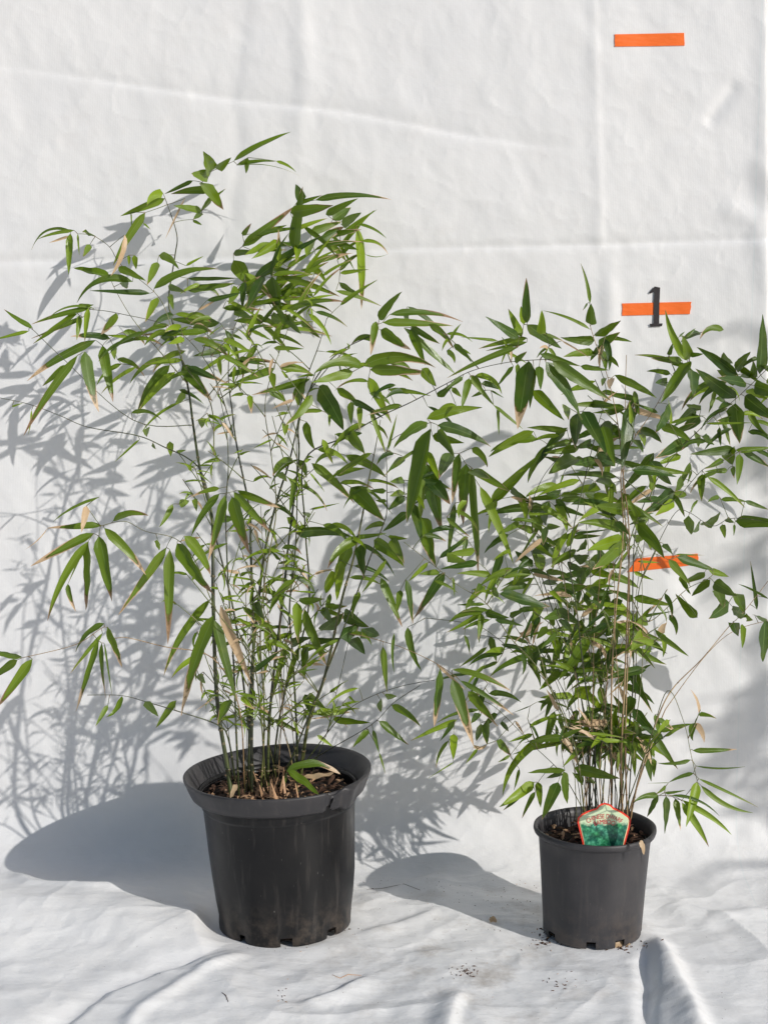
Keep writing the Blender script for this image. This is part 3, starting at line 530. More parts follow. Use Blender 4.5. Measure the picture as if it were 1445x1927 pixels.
(1081,560,3.97): """840 470 675 90 60 -25 l;850 460 800 280 80;830 290 900 230 25;780 290 820 255 15;700 430 730 340 35;800 470 570 455 55;715 570 535 550 40 10;690 640 600 640 75 k;780 540 730 570 50;870 480 640 790 85;870 540 880 740 95 k;860 430 960 420 35;1210 580 910 370 75 10 k;1130 500 1110 410 75;1200 540 1310 405 60;1330 600 1330 470 60;1380 570 1400 125 90 k;1250 570 1350 600 70;1230 620 1060 540 80;1280 640 1060 600 80 k;1200 750 900 530 95 -5 k;1400 520 1500 520 60 k;1430 620 1500 640 40 l;1340 660 1560 720 90 k;1280 690 1440 760 60 l;1270 740 1500 920 100 k;1300 840 1460 1040 40 -20;1200 790 1230 1090 105 k;1120 770 1050 760 60;1160 790 1070 830 50 k;1040 690 1000 860 40;900 830 740 960 70;940 840 830 800 60;700 800 600 1010 80 k;1100 910 1160 1110 40;1080 970 1090 1110 30;980 940 1340 935 20;1160 900 1060 920 50;300 580 610 750 60 10;440 700 480 880 40;620 860 440 790 30;640 960 880 1090 70 20;850 1060 600 1200 90 k;790 1180 600 1250 50 l;1190 1130 860 1170 70;1200 1140 1480 1120 45;1150 1140 1180 1250 90;1230 1170 1210 1400 60;1250 1150 1460 1270 55 k;1110 1210 970 1280 45;1140 1290 970 1300 40;1180 1260 1190 1350 30 b;950 1320 945 1520 55;990 1340 1270 1570 42 15 l;590 1160 330 1460 70 -10;430 1290 760 1340 70 15 k;560 1220 720 1400 90 k;860 1230 760 1440 50;870 1290 840 1390 20;240 860 380 830 40;250 950 360 1060 60 k;400 820 350 1290 100 k;210 960 300 1250 90;60 850 240 1180 110 k;440 1060 510 1160 60 k;500 1020 520 1110 50 l;930 880 800 1000 90 k;950 1040 1040 1100 60 k;900 1000 920 1120 60;0 1200 150 1280 60;310 1340 0 1290 40;180 1350 300 1445 80;150 1380 100 1445 45;360 1240 510 1250 50 k;370 820 120 800 45;60 1200 270 1260 70 k""",
(840,840,3.97): """990 10 725 50 60;980 90 760 210 110 10;1100 100 950 140 70 k;1260 220 850 220 45 20;870 210 840 290 15;1140 230 1270 350 80;1080 350 1095 265 60;1130 10 1260 150 120 k;330 420 690 65 80 l;200 170 480 340 65;480 310 570 390 50;850 350 740 350 60 k;850 370 560 400 45;850 400 1110 470 55 40;850 370 1000 360 40;820 440 900 640 65 15 l;740 470 290 515 75 30;730 480 740 590 60 k;800 440 1060 530 45 k;650 640 500 590 55 10;640 570 710 600 60;750 600 850 600 50;740 600 720 740 50;740 750 1000 620 45 b;800 750 850 830 70;1320 620 980 570 80 25;1330 470 1110 440 90;1170 470 1210 540 40 k;1360 360 1270 420 55;1310 700 1050 780 110 10 l;1310 720 1090 920 100;990 780 1040 690 65;960 850 1060 810 90;1040 850 1100 920 80;1080 930 1290 980 60;900 880 1020 920 60 k;1020 900 1010 1040 70 k;640 780 740 800 40 k;680 790 700 960 100;640 900 510 780 70;630 930 330 980 60;640 940 410 1050 30;740 930 900 950 50;850 950 930 1010 40;720 1010 830 1030 50 k;600 1030 400 1080 50;400 1100 770 1200 90 k;820 1040 860 1150 110;870 1060 1060 1040 80;1080 1050 1220 1220 80 k;1110 1100 1290 1080 40;330 960 80 950 50 10;210 780 0 800 60;160 680 20 770 45;150 690 110 850 35;0 820 150 860 70 l;250 300 500 880 70 10 l;50 980 60 1120 20;260 1030 210 1100 50;350 1060 390 1130 50;280 1230 10 1320 55 25;260 1250 0 1390 40 l;260 1250 235 1445 50;190 1150 140 1210 50;290 1240 470 1280 60;470 1270 600 1220 40;540 1220 760 1190 50 k;800 1220 1000 1330 80;850 1250 720 1290 70;750 1340 670 1440 60 l;850 1290 940 1400 60 k;950 1350 1080 1380 60;1010 1430 1150 1400 60;1130 1180 1060 1200 60 l;930 1150 1000 1200 60""",
(1081,900,3.97): """640 150 450 180 50 k;800 0 750 100 70;740 100 500 270 110 k;740 170 600 280 70 l;740 120 820 290 40 5;560 290 460 330 60;440 240 540 290 60 k;470 340 670 600 95 15;550 450 570 540 30 l;440 450 540 420 70 l;660 490 730 570 45 k;700 610 860 790 60;790 720 865 870 40;750 570 970 575 12;760 590 1050 690 65;1000 690 1150 735 50;970 700 800 785 60;1010 760 870 880 60;1040 780 1210 880 90;1200 860 1270 1010 90;1060 830 1110 970 90;1150 930 1000 1050 100;1240 960 1200 1030 100 k;1230 1010 1330 1060 70;1180 1080 1220 1180 80 k;1250 1090 1250 1270 50;1340 1020 1440 1060 60 k;1420 1060 1400 1370 120 k;1360 980 1310 620 28 k;1445 900 1220 790 20 10;915 1040 750 860 65 -5;440 890 730 950 60;590 910 670 1010 25;440 700 590 760 30 l;470 620 640 630 20 l;440 920 250 830 50 k;430 1100 690 1310 70;600 1130 850 1330 45;520 1170 420 1290 110 l;540 1060 450 1100 70 l;180 820 270 970 80 k;230 1200 140 1220 60 l;300 1230 220 1300 40;920 165 870 260 25 15;1080 140 990 180 35 10;1090 160 1290 180 35 10;1270 170 1450 235 35;960 350 1085 250 75;850 280 870 420 70;930 340 880 400 60;1100 345 1120 450 45;1190 345 1185 430 20;1130 305 1190 330 40;1200 320 1600 360 90 15""",
(1081,1236,3.97): """880 700 1210 690 42 b;865 770 600 790 32 -10;905 815 1270 820 18 -15;885 870 700 940 32 10;700 940 545 945 5;925 910 1370 1125 25 5;940 960 1330 1165 42 -40;910 935 830 1270 80 l;620 1035 440 1085 45 20;625 1040 540 1195 40;680 1040 670 1320 55;750 1060 790 1300 50 b;680 965 605 1025 30;670 1015 830 995 25;720 1035 1080 1190 25 45;800 1070 1170 1330 50 25 l;800 1090 1000 1420 60 10 l;0 830 340 910 90;330 440 0 830 60 30 k;410 290 400 440 100;430 110 530 340 80 k;400 80 580 420 50 k;430 390 640 650 70 10 k;580 580 770 840 60;410 500 470 700 60 k;430 620 450 900 50 l;520 620 570 930 80;590 760 590 900 40;370 600 360 900 45;350 900 340 1100 35;620 460 755 560 40 b;600 430 640 620 50;230 400 250 560 40;200 480 100 400 60 k;130 170 0 170 40 l;150 190 210 200 70 l;0 230 160 330 100 l;100 280 210 400 60 l;30 720 0 690 60;100 900 160 950 60;0 870 60 960 60""",
}
LEAVES = []
for (x0, y0, sc), txt in TILES.items():
    for e in txt.replace('\n', '').split(';'):
        t = e.split(); kd = ''
        if t[-1][-1].isalpha(): kd = t.pop()
        v = [float(q) for q in t]; bow = v[5]/sc if len(v) > 5 else 0
        LEAVES.append([x0+v[0]/sc, y0+v[1]/sc, x0+v[2]/sc, y0+v[3]/sc, v[4]/sc, bow, kd])
N_TR = len(LEAVES)
# stems sampled
def catmull(pts, n):
    out = []; q = [pts[0]]+pts+[pts[-1]]
    for i in range(1, len(q)-2):
        for k in range(n):
            t = k/n; out.append(tuple(.5*((2*q[i][a])+(-q[i-1][a]+q[i+1][a])*t+(2*q[i-1][a]-5*q[i][a]+4*q[i+1][a]-q[i+2][a])*t*t+(-q[i-1][a]+3*q[i][a]-3*q[i+1][a]+q[i+2][a])*t**3) for a in range(3)))
    out.append(tuple(pts[-1])); return out
CANES = []
for plant, rows in ((0, CL), (1, CR)):
    for (m, r, pts) in rows: CANES.append(dict(plant=plant, mat=m, r=r/1000*.85, pts=catmull([tuple(map(float, p)) for p in pts], 6), tw=[], lv=[]))
# small random shoots: thin side twigs with tufts
rs = random.Random(77); SHOOTS = []
for ci, c in enumerate(CANES):
    P_ = c['pts']; L = 0; nxt = rs.uniform(20, 50)
    for i in range(1, len(P_)):
        a, b = P_[i-1], P_[i]; L += math.hypot(b[0]-a[0], b[1]-a[1])
        top = 1380 if c['plant'] == 0 else 1420
        if L > nxt and b[1] < top and 380 < b[0] < 1300 and not (620 < b[0] < 900):
            nxt = L+rs.uniform(52, 105) if c['plant'] == 0 else L+rs.uniform(120, 240)
            ang = math.radians(rs.choice((-1, 1))*rs.uniform(15, 55)); ln = rs.uniform(25, 130 if c['plant'] == 0 else 80)
            ex, ey = b[0]+math.sin(ang)*ln, b[1]-math.cos(ang)*ln
            if ey < 560: continue
            SHOOTS.append((ci, b, (ex, ey, b[2]+rs.uniform(-4, 3)*ln/100)))
            for q in range(rs.randint(2, 4)):
                k = rs.uniform(.45, 1); bx, by = b[0]+(ex-b[0])*k, b[1]+(ey-b[1])*k
                a2 = rs.uniform(0, 6.28); l2 = rs.uniform(16, 50) if c['plant'] == 0 else rs.uniform(32, 80)
                LEAVES.append([bx, by, bx+math.cos(a2)*l2, by+math.sin(a2)*l2*.8+4, rs.uniform(2.5, 7) if c['plant'] == 0 else rs.uniform(5, 13), rs.uniform(0, 5), rs.choice(['l', 'l', '', 'l', 'l', 'd'] if c['plant'] == 0 else ['', 'k', 'l', '', 'd'])])
# interior leaves of the right-hand clump, and some behind the left one
for i in range(58):
    x, y = rs.gauss(1120, 66), rs.uniform(800, 1400); a2 = rs.choice((0, math.pi))+rs.gauss(.35, .7); l2 = rs.uniform(50, 105)
    LEAVES.append([x, y, x+math.cos(a2)*l2, y+abs(math.sin(a2))*l2, rs.uniform(10, 19), rs.uniform(0, 8), rs.choice(['z', 'kz', 'z', 'lz'])])
for i in range(42):
    x, y = rs.gauss(950, 60), rs.uniform(930, 1330); a2 = rs.choice((0, math.pi))+rs.gauss(.4, .6); l2 = rs.uniform(35, 80)
    LEAVES.append([x, y, x+math.cos(a2)*l2, y+abs(math.sin(a2))*l2, rs.uniform(6, 13), rs.uniform(0, 8), rs.choice(['', 'k', 'l'])])
for i in range(70):
    x = min(max(rs.gauss(535, 62), 420), 640); y = 540-.55*(x-545)+rs.gauss(0, 42); a2 = rs.gauss(-.25, .55); l2 = rs.uniform(45, 95)
    LEAVES.append([x, y, x+math.cos(a2)*l2, y+math.sin(a2)*l2, rs.uniform(6, 12), rs.uniform(0, 8), rs.choice(['', 'l', 'b', 'l', 'bl'])])
for i in range(38):
    x, y = rs.gauss(1140, 48), rs.uniform(1150, 1420); a2 = rs.uniform(0, 6.28); l2 = rs.uniform(45, 90)
    LEAVES.append([x, y, x+math.cos(a2)*l2*.8, y+abs(math.sin(a2))*l2*.8, rs.uniform(9, 16), rs.uniform(0, 8), rs.choice(['zw', 'kzw'])])
for (n_, mx, sx_, my, sy_) in ((46, 700, 85, 860, 130), (34, 330, 70, 650, 55), (26, 560, 70, 1130, 90), (22, 1390, 40, 760, 80)):
    for i in range(n_):
        x, y = rs.gauss(mx, sx_), rs.gauss(my, sy_); a2 = rs.choice((0, math.pi))+rs.gauss(0, .35); l2 = rs.uniform(40, 95); dr = rs.uniform(.2, 1)
        LEAVES.append([x, y, x+math.cos(a2)*l2*.8, y+l2*dr*.7, rs.uniform(6, 13), rs.uniform(2, 12), rs.choice(['', 'k', 'b', 'l'])])
LEAVES = [l for i, l in enumerate(LEAVES) if i < N_TR or not KEEP_CLEAR((l[0]+l[2])/2, (l[1]+l[3])/2)]
# Prim-like growth: every leaf base joins the nearest connected node
nodes = []; nci = []
for ci, c in enumerate(CANES):
    for i, p in enumerate(c['pts']):
        if p[1] < 1440: nodes.append(p); nci.append(ci)
for (ci, a, b) in SHOOTS:
    for k in (.35, .7, 1): nodes.append(tuple(a[q]+(b[q]-a[q])*k for q in range(3))); nci.append(ci)
    CANES[ci]['tw'].append((a, b, .0009))
nodes = [tuple(p) for p in nodes]; B = np.array([[l[0], l[1]] for l in LEAVES]); NN = np.array([[p[0], p[1]] for p in nodes])
bd = np.full(len(B), 1e9); bi = np.zeros(len(B), int)
D = np.sqrt(((B[:, None, :]-NN[None, :, :])**2).sum(-1)); bi = D.argmin(1); bd = D.min(1); done = np.zeros(len(B), bool)
rd = random.Random(5)
for _ in range(len(B)):
    i = int(np.where(done, 1e9, bd).argmin()); done[i] = True; par = nodes[bi[i]]; ci = nci[bi[i]]
    Yd = par[2]+rd.uniform(-1, 1)*min(3.0, .4+bd[i]*.06); 
    if 'w' in LEAVES[i][6]: Yd = rd.uniform(342, 355)
    elif 'z' in LEAVES[i][6]: Yd += rd.uniform(2, 12)
    elif 'f' in LEAVES[i][6]: Yd -= 9
    elif CANES[ci]['plant'] == 1 and B[i, 0] > 1000 and B[i, 1] < 1420: Yd += rd.uniform(-1, 5)
    Yd = min(max(Yd, 306), 362)
    nd = (float(B[i, 0]), float(B[i, 1]), Yd); nodes.append(nd); nci.append(ci)
    CANES[ci]['lv'].append((LEAVES[i], Yd))
    if bd[i] > 1.5: CANES[ci]['tw'].append((par, nd, .0006))
    d = np.hypot(B[:, 0]-nd[0], B[:, 1]-nd[1])*1.25+3; m = d < bd; bd = np.where(m, d, bd); bi = np.where(m, len(nodes)-1, bi)
VIEW = Vector((0, 1, -.17)).normalized()
def add_leaf(mb, L, Yd, r):
    bx, by, tx, ty, wpx, bow, kd = L; Y = Yd/100; sc = Y/F
    ln = math.hypot(tx-bx, ty-by); want = 5.2*wpx; dz = 0
    if want > ln: dz = min(math.sqrt(want*want-ln*ln)*sc*.8, .065)*(-1 if r.random() < .7 else .6)
    Yt = min(max(Y+dz+r.uniform(-.12, .10)*ln*sc, 3.0), 3.655)
    a = P(bx, by, Y); b = P(tx, ty, Yt); mxp, myp = (bx+tx)/2, (by+ty)/2
    nx, ny = (ty-by)/max(ln, 1), -(tx-bx)/max(ln, 1)
    if ny > 0: nx, ny = -nx, -ny
    c = P(mxp+nx*bow*2, myp+ny*bow*2, (Y+Yt)/2)+Vector((0, -r.uniform(-.02, .22)*ln*sc*.5, 0))
    n = 12 if ln > 40 else 7; tilt = r.uniform(-.75, .75); tw = r.uniform(-.8, .8)
    if 'k' in kd: tilt = r.uniform(.25, .7)*r.choice((1, 1, -1))
    if 'l' in kd: tilt *= .6
    W = (.98 if bx < 780 else 1.06)*wpx*sc/max(.60, math.cos(tilt)); ph = r.uniform(0, 6.28); vs = []; uvs = []; fold = r.uniform(.08, .34); wf = r.uniform(.008, .035); wn = r.uniform(2, 5)
    for i in range(n+1):
        u = i/n; p = a*(1-u)**2+c*2*u*(1-u)+b*u*u; t = ((c-a)*(1-u)+(b-c)*u).normalized()
        s = t.cross(VIEW)
        if s.length < .25: s = t.cross(Vector((.3, .2, 1)))
        s.normalize(); s = Matrix.Rotation(tilt+tw*(u-.5), 3, t) @ s; nn = s.cross(t)
        ww = W*.5*(min(1, (u/.16)**.65+.03))*(max(0, 1-u**2.2))**.92*(1+.02*math.sin(u*wn*4+ph)); ww = max(ww, .0002)
        for k, v in enumerate((-1, -.5, 0, .5, 1)):
            h = abs(v)*ww*fold*2+W*wf*2.2*math.sin(u*wn*5+ph+(1.3 if v > 0 else 0))*abs(v)
            q_ = p+s*(v*ww)-nn*h*.8; q_.y = min(q_.y, 3.672); vs.append(q_); uvs.append((u, v))
    fs = [(i*5+k, i*5+k+1, i*5+k+6, i*5+k+5) for i in range(n) for k in range(4)]
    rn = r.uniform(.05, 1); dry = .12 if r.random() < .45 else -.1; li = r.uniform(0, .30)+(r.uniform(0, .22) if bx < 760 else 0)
    if 'k' in kd: rn *= .45; li = 0  # leaves in shade painted a deeper green
    if 'l' in kd: li = r.uniform(.45, 1)  # pale small leaves, plus sunlit and backlit ones painted yellower
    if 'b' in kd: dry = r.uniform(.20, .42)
    if 'd' in kd: dry = 1.5
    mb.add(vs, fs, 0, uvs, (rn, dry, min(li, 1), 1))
PM = {'D': M_CANE_D, 'G': M_CANE_G, 'T': M_CANE_T}
PL = [empty('bamboo_plant', (-.195, 3.34, .24)), empty('bamboo_plant', (.40, 3.31, .17))]
tag(PL[0], 'tall bamboo with dark canes and brown-tipped leaves, growing in the large black pot', 'bamboo', 'potted bamboos')
tag(PL[1], 'shorter dense bamboo with thin tan canes, growing in the small black pot', 'bamboo', 'potted bamboos')
rl = random.Random(9)
for ci, c in enumerate(CANES):
    pts = [P(p[0], p[1], p[2]/100) for p in c['pts']]; n = len(pts); mb = MB(); L = 0; rad = []; out = []
    # node swellings every ~9.5 cm
    for i, p in enumerate(pts):
        if i: L += (p-pts[i-1]).length
        rad.append(max(.0006, c['r']*(1-.84*(i/(n-1))**.9))); out.append(p)
    mb.tube(out, rad, 7, 0); L = 0; nx_ = .05
    for i in range(1, n):
        d = (out[i]-out[i-1]).length
        while L+d > nx_:
            t = (nx_-L)/d; q = out[i-1].lerp(out[i], t); dr = (out[i]-out[i-1]).normalized(); rr_ = rad[i]
            mb.tube([q-dr*rr_*.9, q-dr*rr_*.25, q+dr*rr_*.25, q+dr*rr_*.9], [rr_*.95, rr_*1.42, rr_*1.3, rr_*.95], 7, 0); nx_ += rl.uniform(.055, .095)
        L += d
    for (a, b, r) in c['tw']:
        A = P(a[0], a[1], a[2]/100); Bq = P(b[0], b[1], b[2]/100); d = (Bq-A).length; md = (A+Bq)/2+Vector((rl.uniform(-.04, .04)*d, 0, rl.uniform(-.02, .10)*d))
        ps = [A*(1-u)**2+md*2*u*(1-u)+Bq*u*u for u in (0, .25, .5, .75, 1)]; mb.tube(ps, [r*1.25, r*1.1, r, r*.9, r*.8], 5, 1)
    par = PL[c['plant']]; o = mb.build('cane', [PM[c['mat']], M_TWIG], par)
    if c['lv']:
        fb = MB()
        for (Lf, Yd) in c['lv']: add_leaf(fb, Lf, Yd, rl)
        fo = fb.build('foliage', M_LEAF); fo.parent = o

# ------------------------------------------------------------ loose leaves lying in the large pot
def lying_leaf(name, pts3, W, dry, rn, li, label, cat='leaf'):
    mb = MB(); vs = []; uvs = []; n = 12; a, c, b = [Vector(p) for p in pts3]
    for i in range(n+1):
        u = i/n; p = a*(1-u)**2+c*2*u*(1-u)+b*u*u; t = ((c-a)*(1-u)+(b-c)*u).normalized(); s = t.cross(Vector((0, .75, -.65))).normalized()
        ww = max(.0003, W*.5*(min(1, (u/.14)**.7))*(1-u**3)**.8)
        for v in (-1, -.5, 0, .5, 1): vs.append(p+s*v*ww+Vector((0, -.3, .6))*abs(v)*ww*.25+Vector((0, 0, .0012*math.sin(u*14+v)))); uvs.append((u, v))
    mb.add(vs, [(i*5+k, i*5+k+1, i*5+k+6, i*5+k+5) for i in range(n) for k in range(4)], 0, uvs, (rn, dry, li, 1))
    return tag(mb.build(name, M_LEAF), label, cat)
lying_leaf('fallen_leaf', (P(540, 1452, 3.29), P(590, 1420, 3.30), P(640, 1457, 3.31)), .015, .36, .45, .2, 'green bamboo leaf with a pale dry tip arching over the soil of the large pot')
lying_leaf('fallen_leaf', (P(543, 1452, 3.28), P(570, 1466, 3.27), P(600, 1496, 3.245)), .015, .08, .6, .3, 'short bright green leaf lying on the soil beside the large pot rim')
lying_leaf('fallen_leaf', (P(572, 1462, 3.30), P(600, 1462, 3.295), P(628, 1455, 3.29)), .010, 1.5, .5, 0, 'dry tan leaf under the green one in the large pot')
lying_leaf('fallen_leaf', (P(446, 1476, 3.235), P(438, 1490, 3.228), P(434, 1503, 3.225)), .009, 1.5, .5, 0, 'orange-tan leaf scrap standing inside the front rim of the large pot')
lying_leaf('fallen_leaf', (P(1203, 1583, 3.195), P(1210, 1590, 3.19), P(1211, 1609, 3.192)), .009, 1.5, .5, 0, 'small dry leaf hanging over the rim of the small pot')
for o in COL.objects:
    if o.name.startswith('fallen_leaf'): o['group'] = 'loose leaves on the pots'

# ------------------------------------------------------------ picture tag
TAG = empty('plant_tag', P(1138, 1590, 3.235)); tag(TAG, 'arched plant tag with red border and green bamboo picture, stuck in the small pot', 'plant tag')
def tp(px, py, off=0.0): return P(px, py, 3.224+max(0, 1590-py)*.00022-off)
OUT = [(1101, 1630), (1095.4, 1586.3), (1086, 1547.6), (1086.6, 1538.7), (1094, 1532), (1104.3, 1526.5), (1122, 1520.5), (1128.7, 1513.3), (1137.5, 1510.5), (1147.5, 1513.3), (1155, 1520), (1170.7, 1527.7), (1184, 1537.6), (1186.8, 1543), (1185, 1556.4), (1177.4, 1584), (1166, 1630)]
cxp, cyp = 1137, 1556
def inset(p, k):
    d = math.hypot(p[0]-cxp, p[1]-cyp); return (p[0]+(cxp-p[0])*k/d, p[1]+(cyp-p[1])*k/d*.9 if p[1] < 1625 else p[1])
q = N('red_tag_border'); q.l(q.mix(q.noise(300, q.coord()), (.72, .035, .015), (.85, .06, .03)), q.b.inputs['Base Color']); q.b.inputs['Roughness'].default_value = .3; M_RED = q.m
q = N('yellow_tag_line'); q.l(q.mix(q.noise(300, q.coord()), (.85, .62, .30), (.9, .78, .5)), q.b.inputs['Base Color']); q.b.inputs['Roughness'].default_value = .3; M_CREAM = q.m
q = N('bamboo_picture_print'); uv = q.n('ShaderNodeUVMap'); su = q.n('ShaderNodeSeparateXYZ'); q.l(uv.outputs[0], su.inputs[0])
mp = q.n('ShaderNodeMapping'); mp.inputs['Scale'].default_value = (7, 6, 1); mp.inputs['Rotation'].default_value = (0, 0, .6); q.l(uv.outputs[0], mp.inputs[0])
vo = q.n('ShaderNodeTexVoronoi'); q.l(mp.outputs[0], vo.inputs[0]); vo.inputs['Scale'].default_value = 2.2; vo.feature = 'F2'
lf = q.ramp(vo.outputs['Distance'], [(.05, (.50, .74, .50)), (.35, (.14, .48, .32)), (.7, (.04, .22, .14)), (1, (.01, .08, .06))])
lf = q.mix(q.ramp(q.noise(3, uv.outputs[0], 2), [(.4, (0, 0, 0)), (.65, (1, 1, 1))]), lf, (.30, .50, .25), 'SOFT_LIGHT')
dk = q.ramp(q.math('ADD', su.outputs[0], q.math('MULTIPLY', su.outputs[1], -.8)), [(.40, (0, 0, 0)), (.62, (1, 1, 1))]); lf = q.mix(q.math('MULTIPLY', dk, .55), lf, (.01, .06, .05))
top = q.mix(q.noise(12, uv.outputs[0], 3), (.45, .66, .38), (.80, .82, .60))
hh = q.math('ADD', su.outputs[1], q.math('MULTIPLY', q.math('SUBTRACT', q.noise(7, uv.outputs[0], 4), .5), .20))
q.l(q.mix(q.ramp(hh, [(.46, (0, 0, 0)), (.52, (1, 1, 1))]), lf, top), q.b.inputs['Base Color']); q.b.inputs['Roughness'].default_value = .25; M_PIC = q.m
def tag_layer(name, k, off, mat, parent, th=.0008):
    pp = [inset(p, k) if k else p for p in OUT]; n = len(pp); mb = MB()
    fr = [tp(x, y, off) for x, y in pp]; bk = [tp(x, y, off-th) for x, y in pp]; c = tp(cxp, cyp, off)
    uvf = lambda x, y: ((x-1086)/101, (1590-y)/80)
    mb.add(fr+[c], [(i, (i+1) % n, n) for i in range(n)], 0, [uvf(*p) for p in pp]+[uvf(cxp, cyp)])
    mb.add(fr+bk, [(i, (i+1) % n, (i+1) % n+n, i+n) for i in range(n)], 0)
    return mb.build(name, mat, parent, smooth=False)
tag_layer('border', 0, 0, M_RED, TAG); tag_layer('inner_border', 3.6, .0007, M_CREAM, TAG, .0006); tag_layer('picture', 5.2, .0013, M_PIC, TAG, .0005)
def tag_text(txt, c0, R, a0, a1, hpx, off, mat, bold, name):
    cu = bpy.data.curves.new('t', 'FONT'); cu.body = txt; cu.offset = bold; o = bpy.data.objects.new('t', cu); COL.objects.link(o)
    dg = bpy.context.evaluated_depsgraph_get(); me = bpy.data.meshes.new_from_object(o.evaluated_get(dg)); bpy.data.objects.remove(o)
    xs_ = [v.co.x for v in me.vertices]; x0, x1 = min(xs_), max(xs_); y1 = max(v.co.y for v in me.vertices)
    for v in me.vertices:
        u = (v.co.x-x0)/(x1-x0); an = a0+(a1-a0)*u; rr_ = R+v.co.y/y1*hpx; v.co = tp(c0[0]+rr_*math.sin(an), c0[1]-rr_*math.cos(an), off)
    me.update(); return link(name, me, mat, TAG, smooth=False)
M_PINK = mat_plain('pink_letter_ink', (.60, .06, .07), .4, .4, .1, 100); M_LRED = mat_plain('red_letter_ink', (.62, .08, .07), .4, .4, .1, 100)
for (t_, c0, R, a, h) in (('CHINESE DWARF', (1137, 1594), 54, .60, 8.5), ('BAMBOO', (1137, 1594), 43.5, .42, 8.5)):
    tag_text(t_, c0, R, -a, a, h, .0024, M_PINK, .0, 'lettering')

# ------------------------------------------------------------ debris on the sheet
cr = MB(); rc = random.Random(31)
def crumb(x, y, s):
    z = floor_z(x, y); th = rc.uniform(0, 3.14); l = s*rc.uniform(.8, 2.4); dx, dy = math.cos(th)*l, math.sin(th)*l; ex, ey = -math.sin(th)*s*.5, math.cos(th)*s*.5
    vs = [(x-dx, y-dy, z), (x+ex, y+ey, z), (x+dx, y+dy, z), (x-ex, y-ey, z), (x, y, z+s*rc.uniform(.5, 1)), (x, y, z-.001)]
    cr.add(vs, [(0, 3, 4), (3, 2, 4), (2, 1, 4), (1, 0, 4)], 0 if rc.random() < .75 else 1)
for (px, py, sx, sy, n, s0, s1) in ((873, 1821, 14, 5, 42, .0008, .0028), (1060, 1838, 18, 7, 26, .0007, .0024), (532, 1862, 6, 9, 12, .0007, .0025), (760, 1680, 70, 16, 60, .0004, .0013), (900, 1735, 90, 30, 40, .0004, .0014), (1035, 1762, 18, 8, 70, .0008, .0032), (1168, 1778, 22, 5, 70, .0008, .0032), (640, 1748, 16, 5, 20, .0006, .002), (520, 1782, 60, 5, 26, .0004, .0015), (700, 1800, 420, 60, 80, .0003, .0010), (1200, 1850, 200, 60, 20, .0004, .001), (960, 1690, 40, 20, 50, .0004, .0014)):
    for i in range(n):
        p = P_floor(rc.gauss(px, sx), rc.gauss(py, sy)); crumb(p.x, p.y, rc.uniform(s0, s1))
tag(cr.build('soil_crumbs', [M_BARK, M_DRYLEAF], smooth=False), 'dark soil crumbs and bark bits scattered over the white sheet around both pots', 'soil crumbs', None, 'stuff')
def debris(name, pxs, r, mat, label, cat):
    mb = MB(); ps = []
    for i, (x, y) in enumerate(pxs): p = P_floor(x, y); ps.append(Vector((p.x, p.y, floor_z(p.x, p.y)+r*.8)))
    mb.tube(ps, [r*.6]+[r]*(len(ps)-2)+[r*.5], 5); return tag(mb.build(name, mat), label, cat)
debris('dry_twig', [(625, 1824), (640, 1828), (655, 1821), (680, 1822)], .0007, M_STRAW, 'thin straw-coloured twig lying on the sheet in front of the large pot', 'twig')
debris('dry_twig', [(418, 1868), (425, 1873), (430, 1882)], .0008, M_BARK, 'tiny bent brown twig on the sheet below the large pot', 'twig')
debris('dry_twig', [(690, 1672), (720, 1669), (760, 1668), (790, 1676), (790, 1677)], .0004, M_BARK, 'hair-thin dark twig in the shadow between the two pots', 'twig')
for (pts3, W, lb_) in (
    ([(922, 1736), (928, 1730), (934, 1737)], .010, 'curled dark leaf scrap on the sheet left of the small pot'),
    ([(1030, 1752), (1045, 1756), (1062, 1772)], .012, 'brown leaf scrap tucked under the left foot of the small pot'),
    ([(1150, 1784), (1165, 1776), (1186, 1778)], .011, 'tan leaf scrap at the front drain hole of the small pot'),
    ([(636, 1752), (645, 1742), (655, 1738)], .009, 'tan leaf scrap by the right drain hole of the large pot')):
    ps = []
    for i, (x, y) in enumerate(pts3): p = P_floor(x, y); ps.append(Vector((p.x, p.y, floor_z(p.x, p.y)+(.006 if i == 1 else .002))))
    tag(lying_leaf('leaf_scrap', ps, W, 1.5, .5, 0, lb_, 'leaf'), None, None, 'dry scraps on the ground sheet')

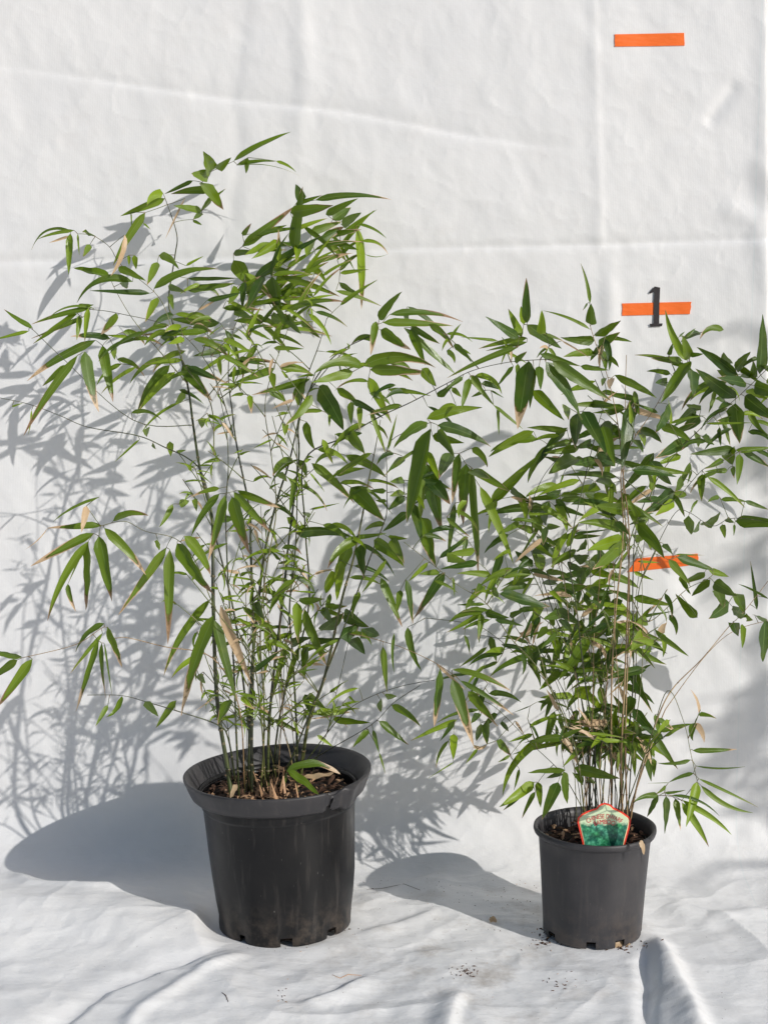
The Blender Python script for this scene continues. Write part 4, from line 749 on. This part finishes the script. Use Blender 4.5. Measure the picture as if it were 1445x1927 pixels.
# ------------------------------------------------------------ a garden tree just outside the frame on the right: its crown shades the right edge of the sheet
TR = empty('garden_tree', (2.78, 1.95, 0)); tag(TR, 'leafy garden tree standing beyond the right edge, blurring its shade onto the sheet', 'tree')
rt = random.Random(14)
def sunpt(x, z, t): return Vector((x, WY, z))+SUN*t
mb = MB(); mb.tube([Vector((2.80, 1.95, -.02)), Vector((2.79, 1.96, .7)), Vector((2.84, 1.93, 1.4)), Vector((2.80, 1.95, 2.1)), Vector((2.74, 1.99, 2.7))], [.035, .030, .024, .016, .006], 10)
for i in range(26):
    z0 = rt.uniform(1.1, 2.5); a = Vector((2.81, 1.95, z0)); b = a+Vector((rt.uniform(-.35, .35), rt.uniform(-.35, .35), rt.uniform(.05, .35))); mb.tube([a, (a+b)/2+Vector((0, 0, .05)), b], [.009, .006, .003], 6)
arc = [sunpt(.70+.0*k, 0, 0) for k in (0,)]
a = sunpt(.60, .945, 2.75); b = sunpt(.72, .950, 2.75); mb.tube([Vector((2.80, 1.95, 1.9)), b, (a+b)/2+Vector((0, 0, .03)), a], [.012, .011, .009, .006], 7)
mb.build('trunk', M_CANE_T, TR)
cb = MB()
def tree_leaf(c, L, W):
    t = Vector((rt.uniform(-1, 1), rt.uniform(-1, 1), rt.uniform(-.8, .3))).normalized(); s_ = t.cross(Vector((rt.uniform(-1, 1), rt.uniform(-1, 1), rt.uniform(-1, 1)))).normalized(); vs = []; uvs = []
    nn = t.cross(s_)
    for i in range(6):
        u = i/5; ww = W*math.sin(math.pi*min(max(u, .02), .98))**.8; p = c+t*L*u-nn*L*.2*u*u
        for v in (-1, 0, 1): vs.append(p+s_*ww*.5*v+nn*abs(v)*ww*.15); uvs.append((u, v))
    cb.add(vs, [(i*3+k, i*3+k+1, i*3+k+4, i*3+k+3) for i in range(5) for k in range(2)], 0, uvs, (rt.random(), .05, rt.uniform(0, .3), 1))
for (x, z, rx, rz, n) in ((.84, .82, .13, .17, 120), (.80, .62, .10, .10, 45), (.74, .27, .10, .10, 48), (.95, .50, .18, .3, 90), (.98, 1.0, .2, .2, 90), (.86, .18, .16, .12, 50)):
    for i in range(n):
        while True:
            p = (rt.uniform(-1, 1), rt.uniform(-1, 1), rt.uniform(-1, 1))
            if sum(q*q for q in p) < 1: break
        tree_leaf(sunpt(x+p[0]*rx, z+p[2]*rz, 2.8+p[1]*.3), rt.uniform(.05, .10), rt.uniform(.018, .034))
cb.build('crown', M_LEAF, TR)
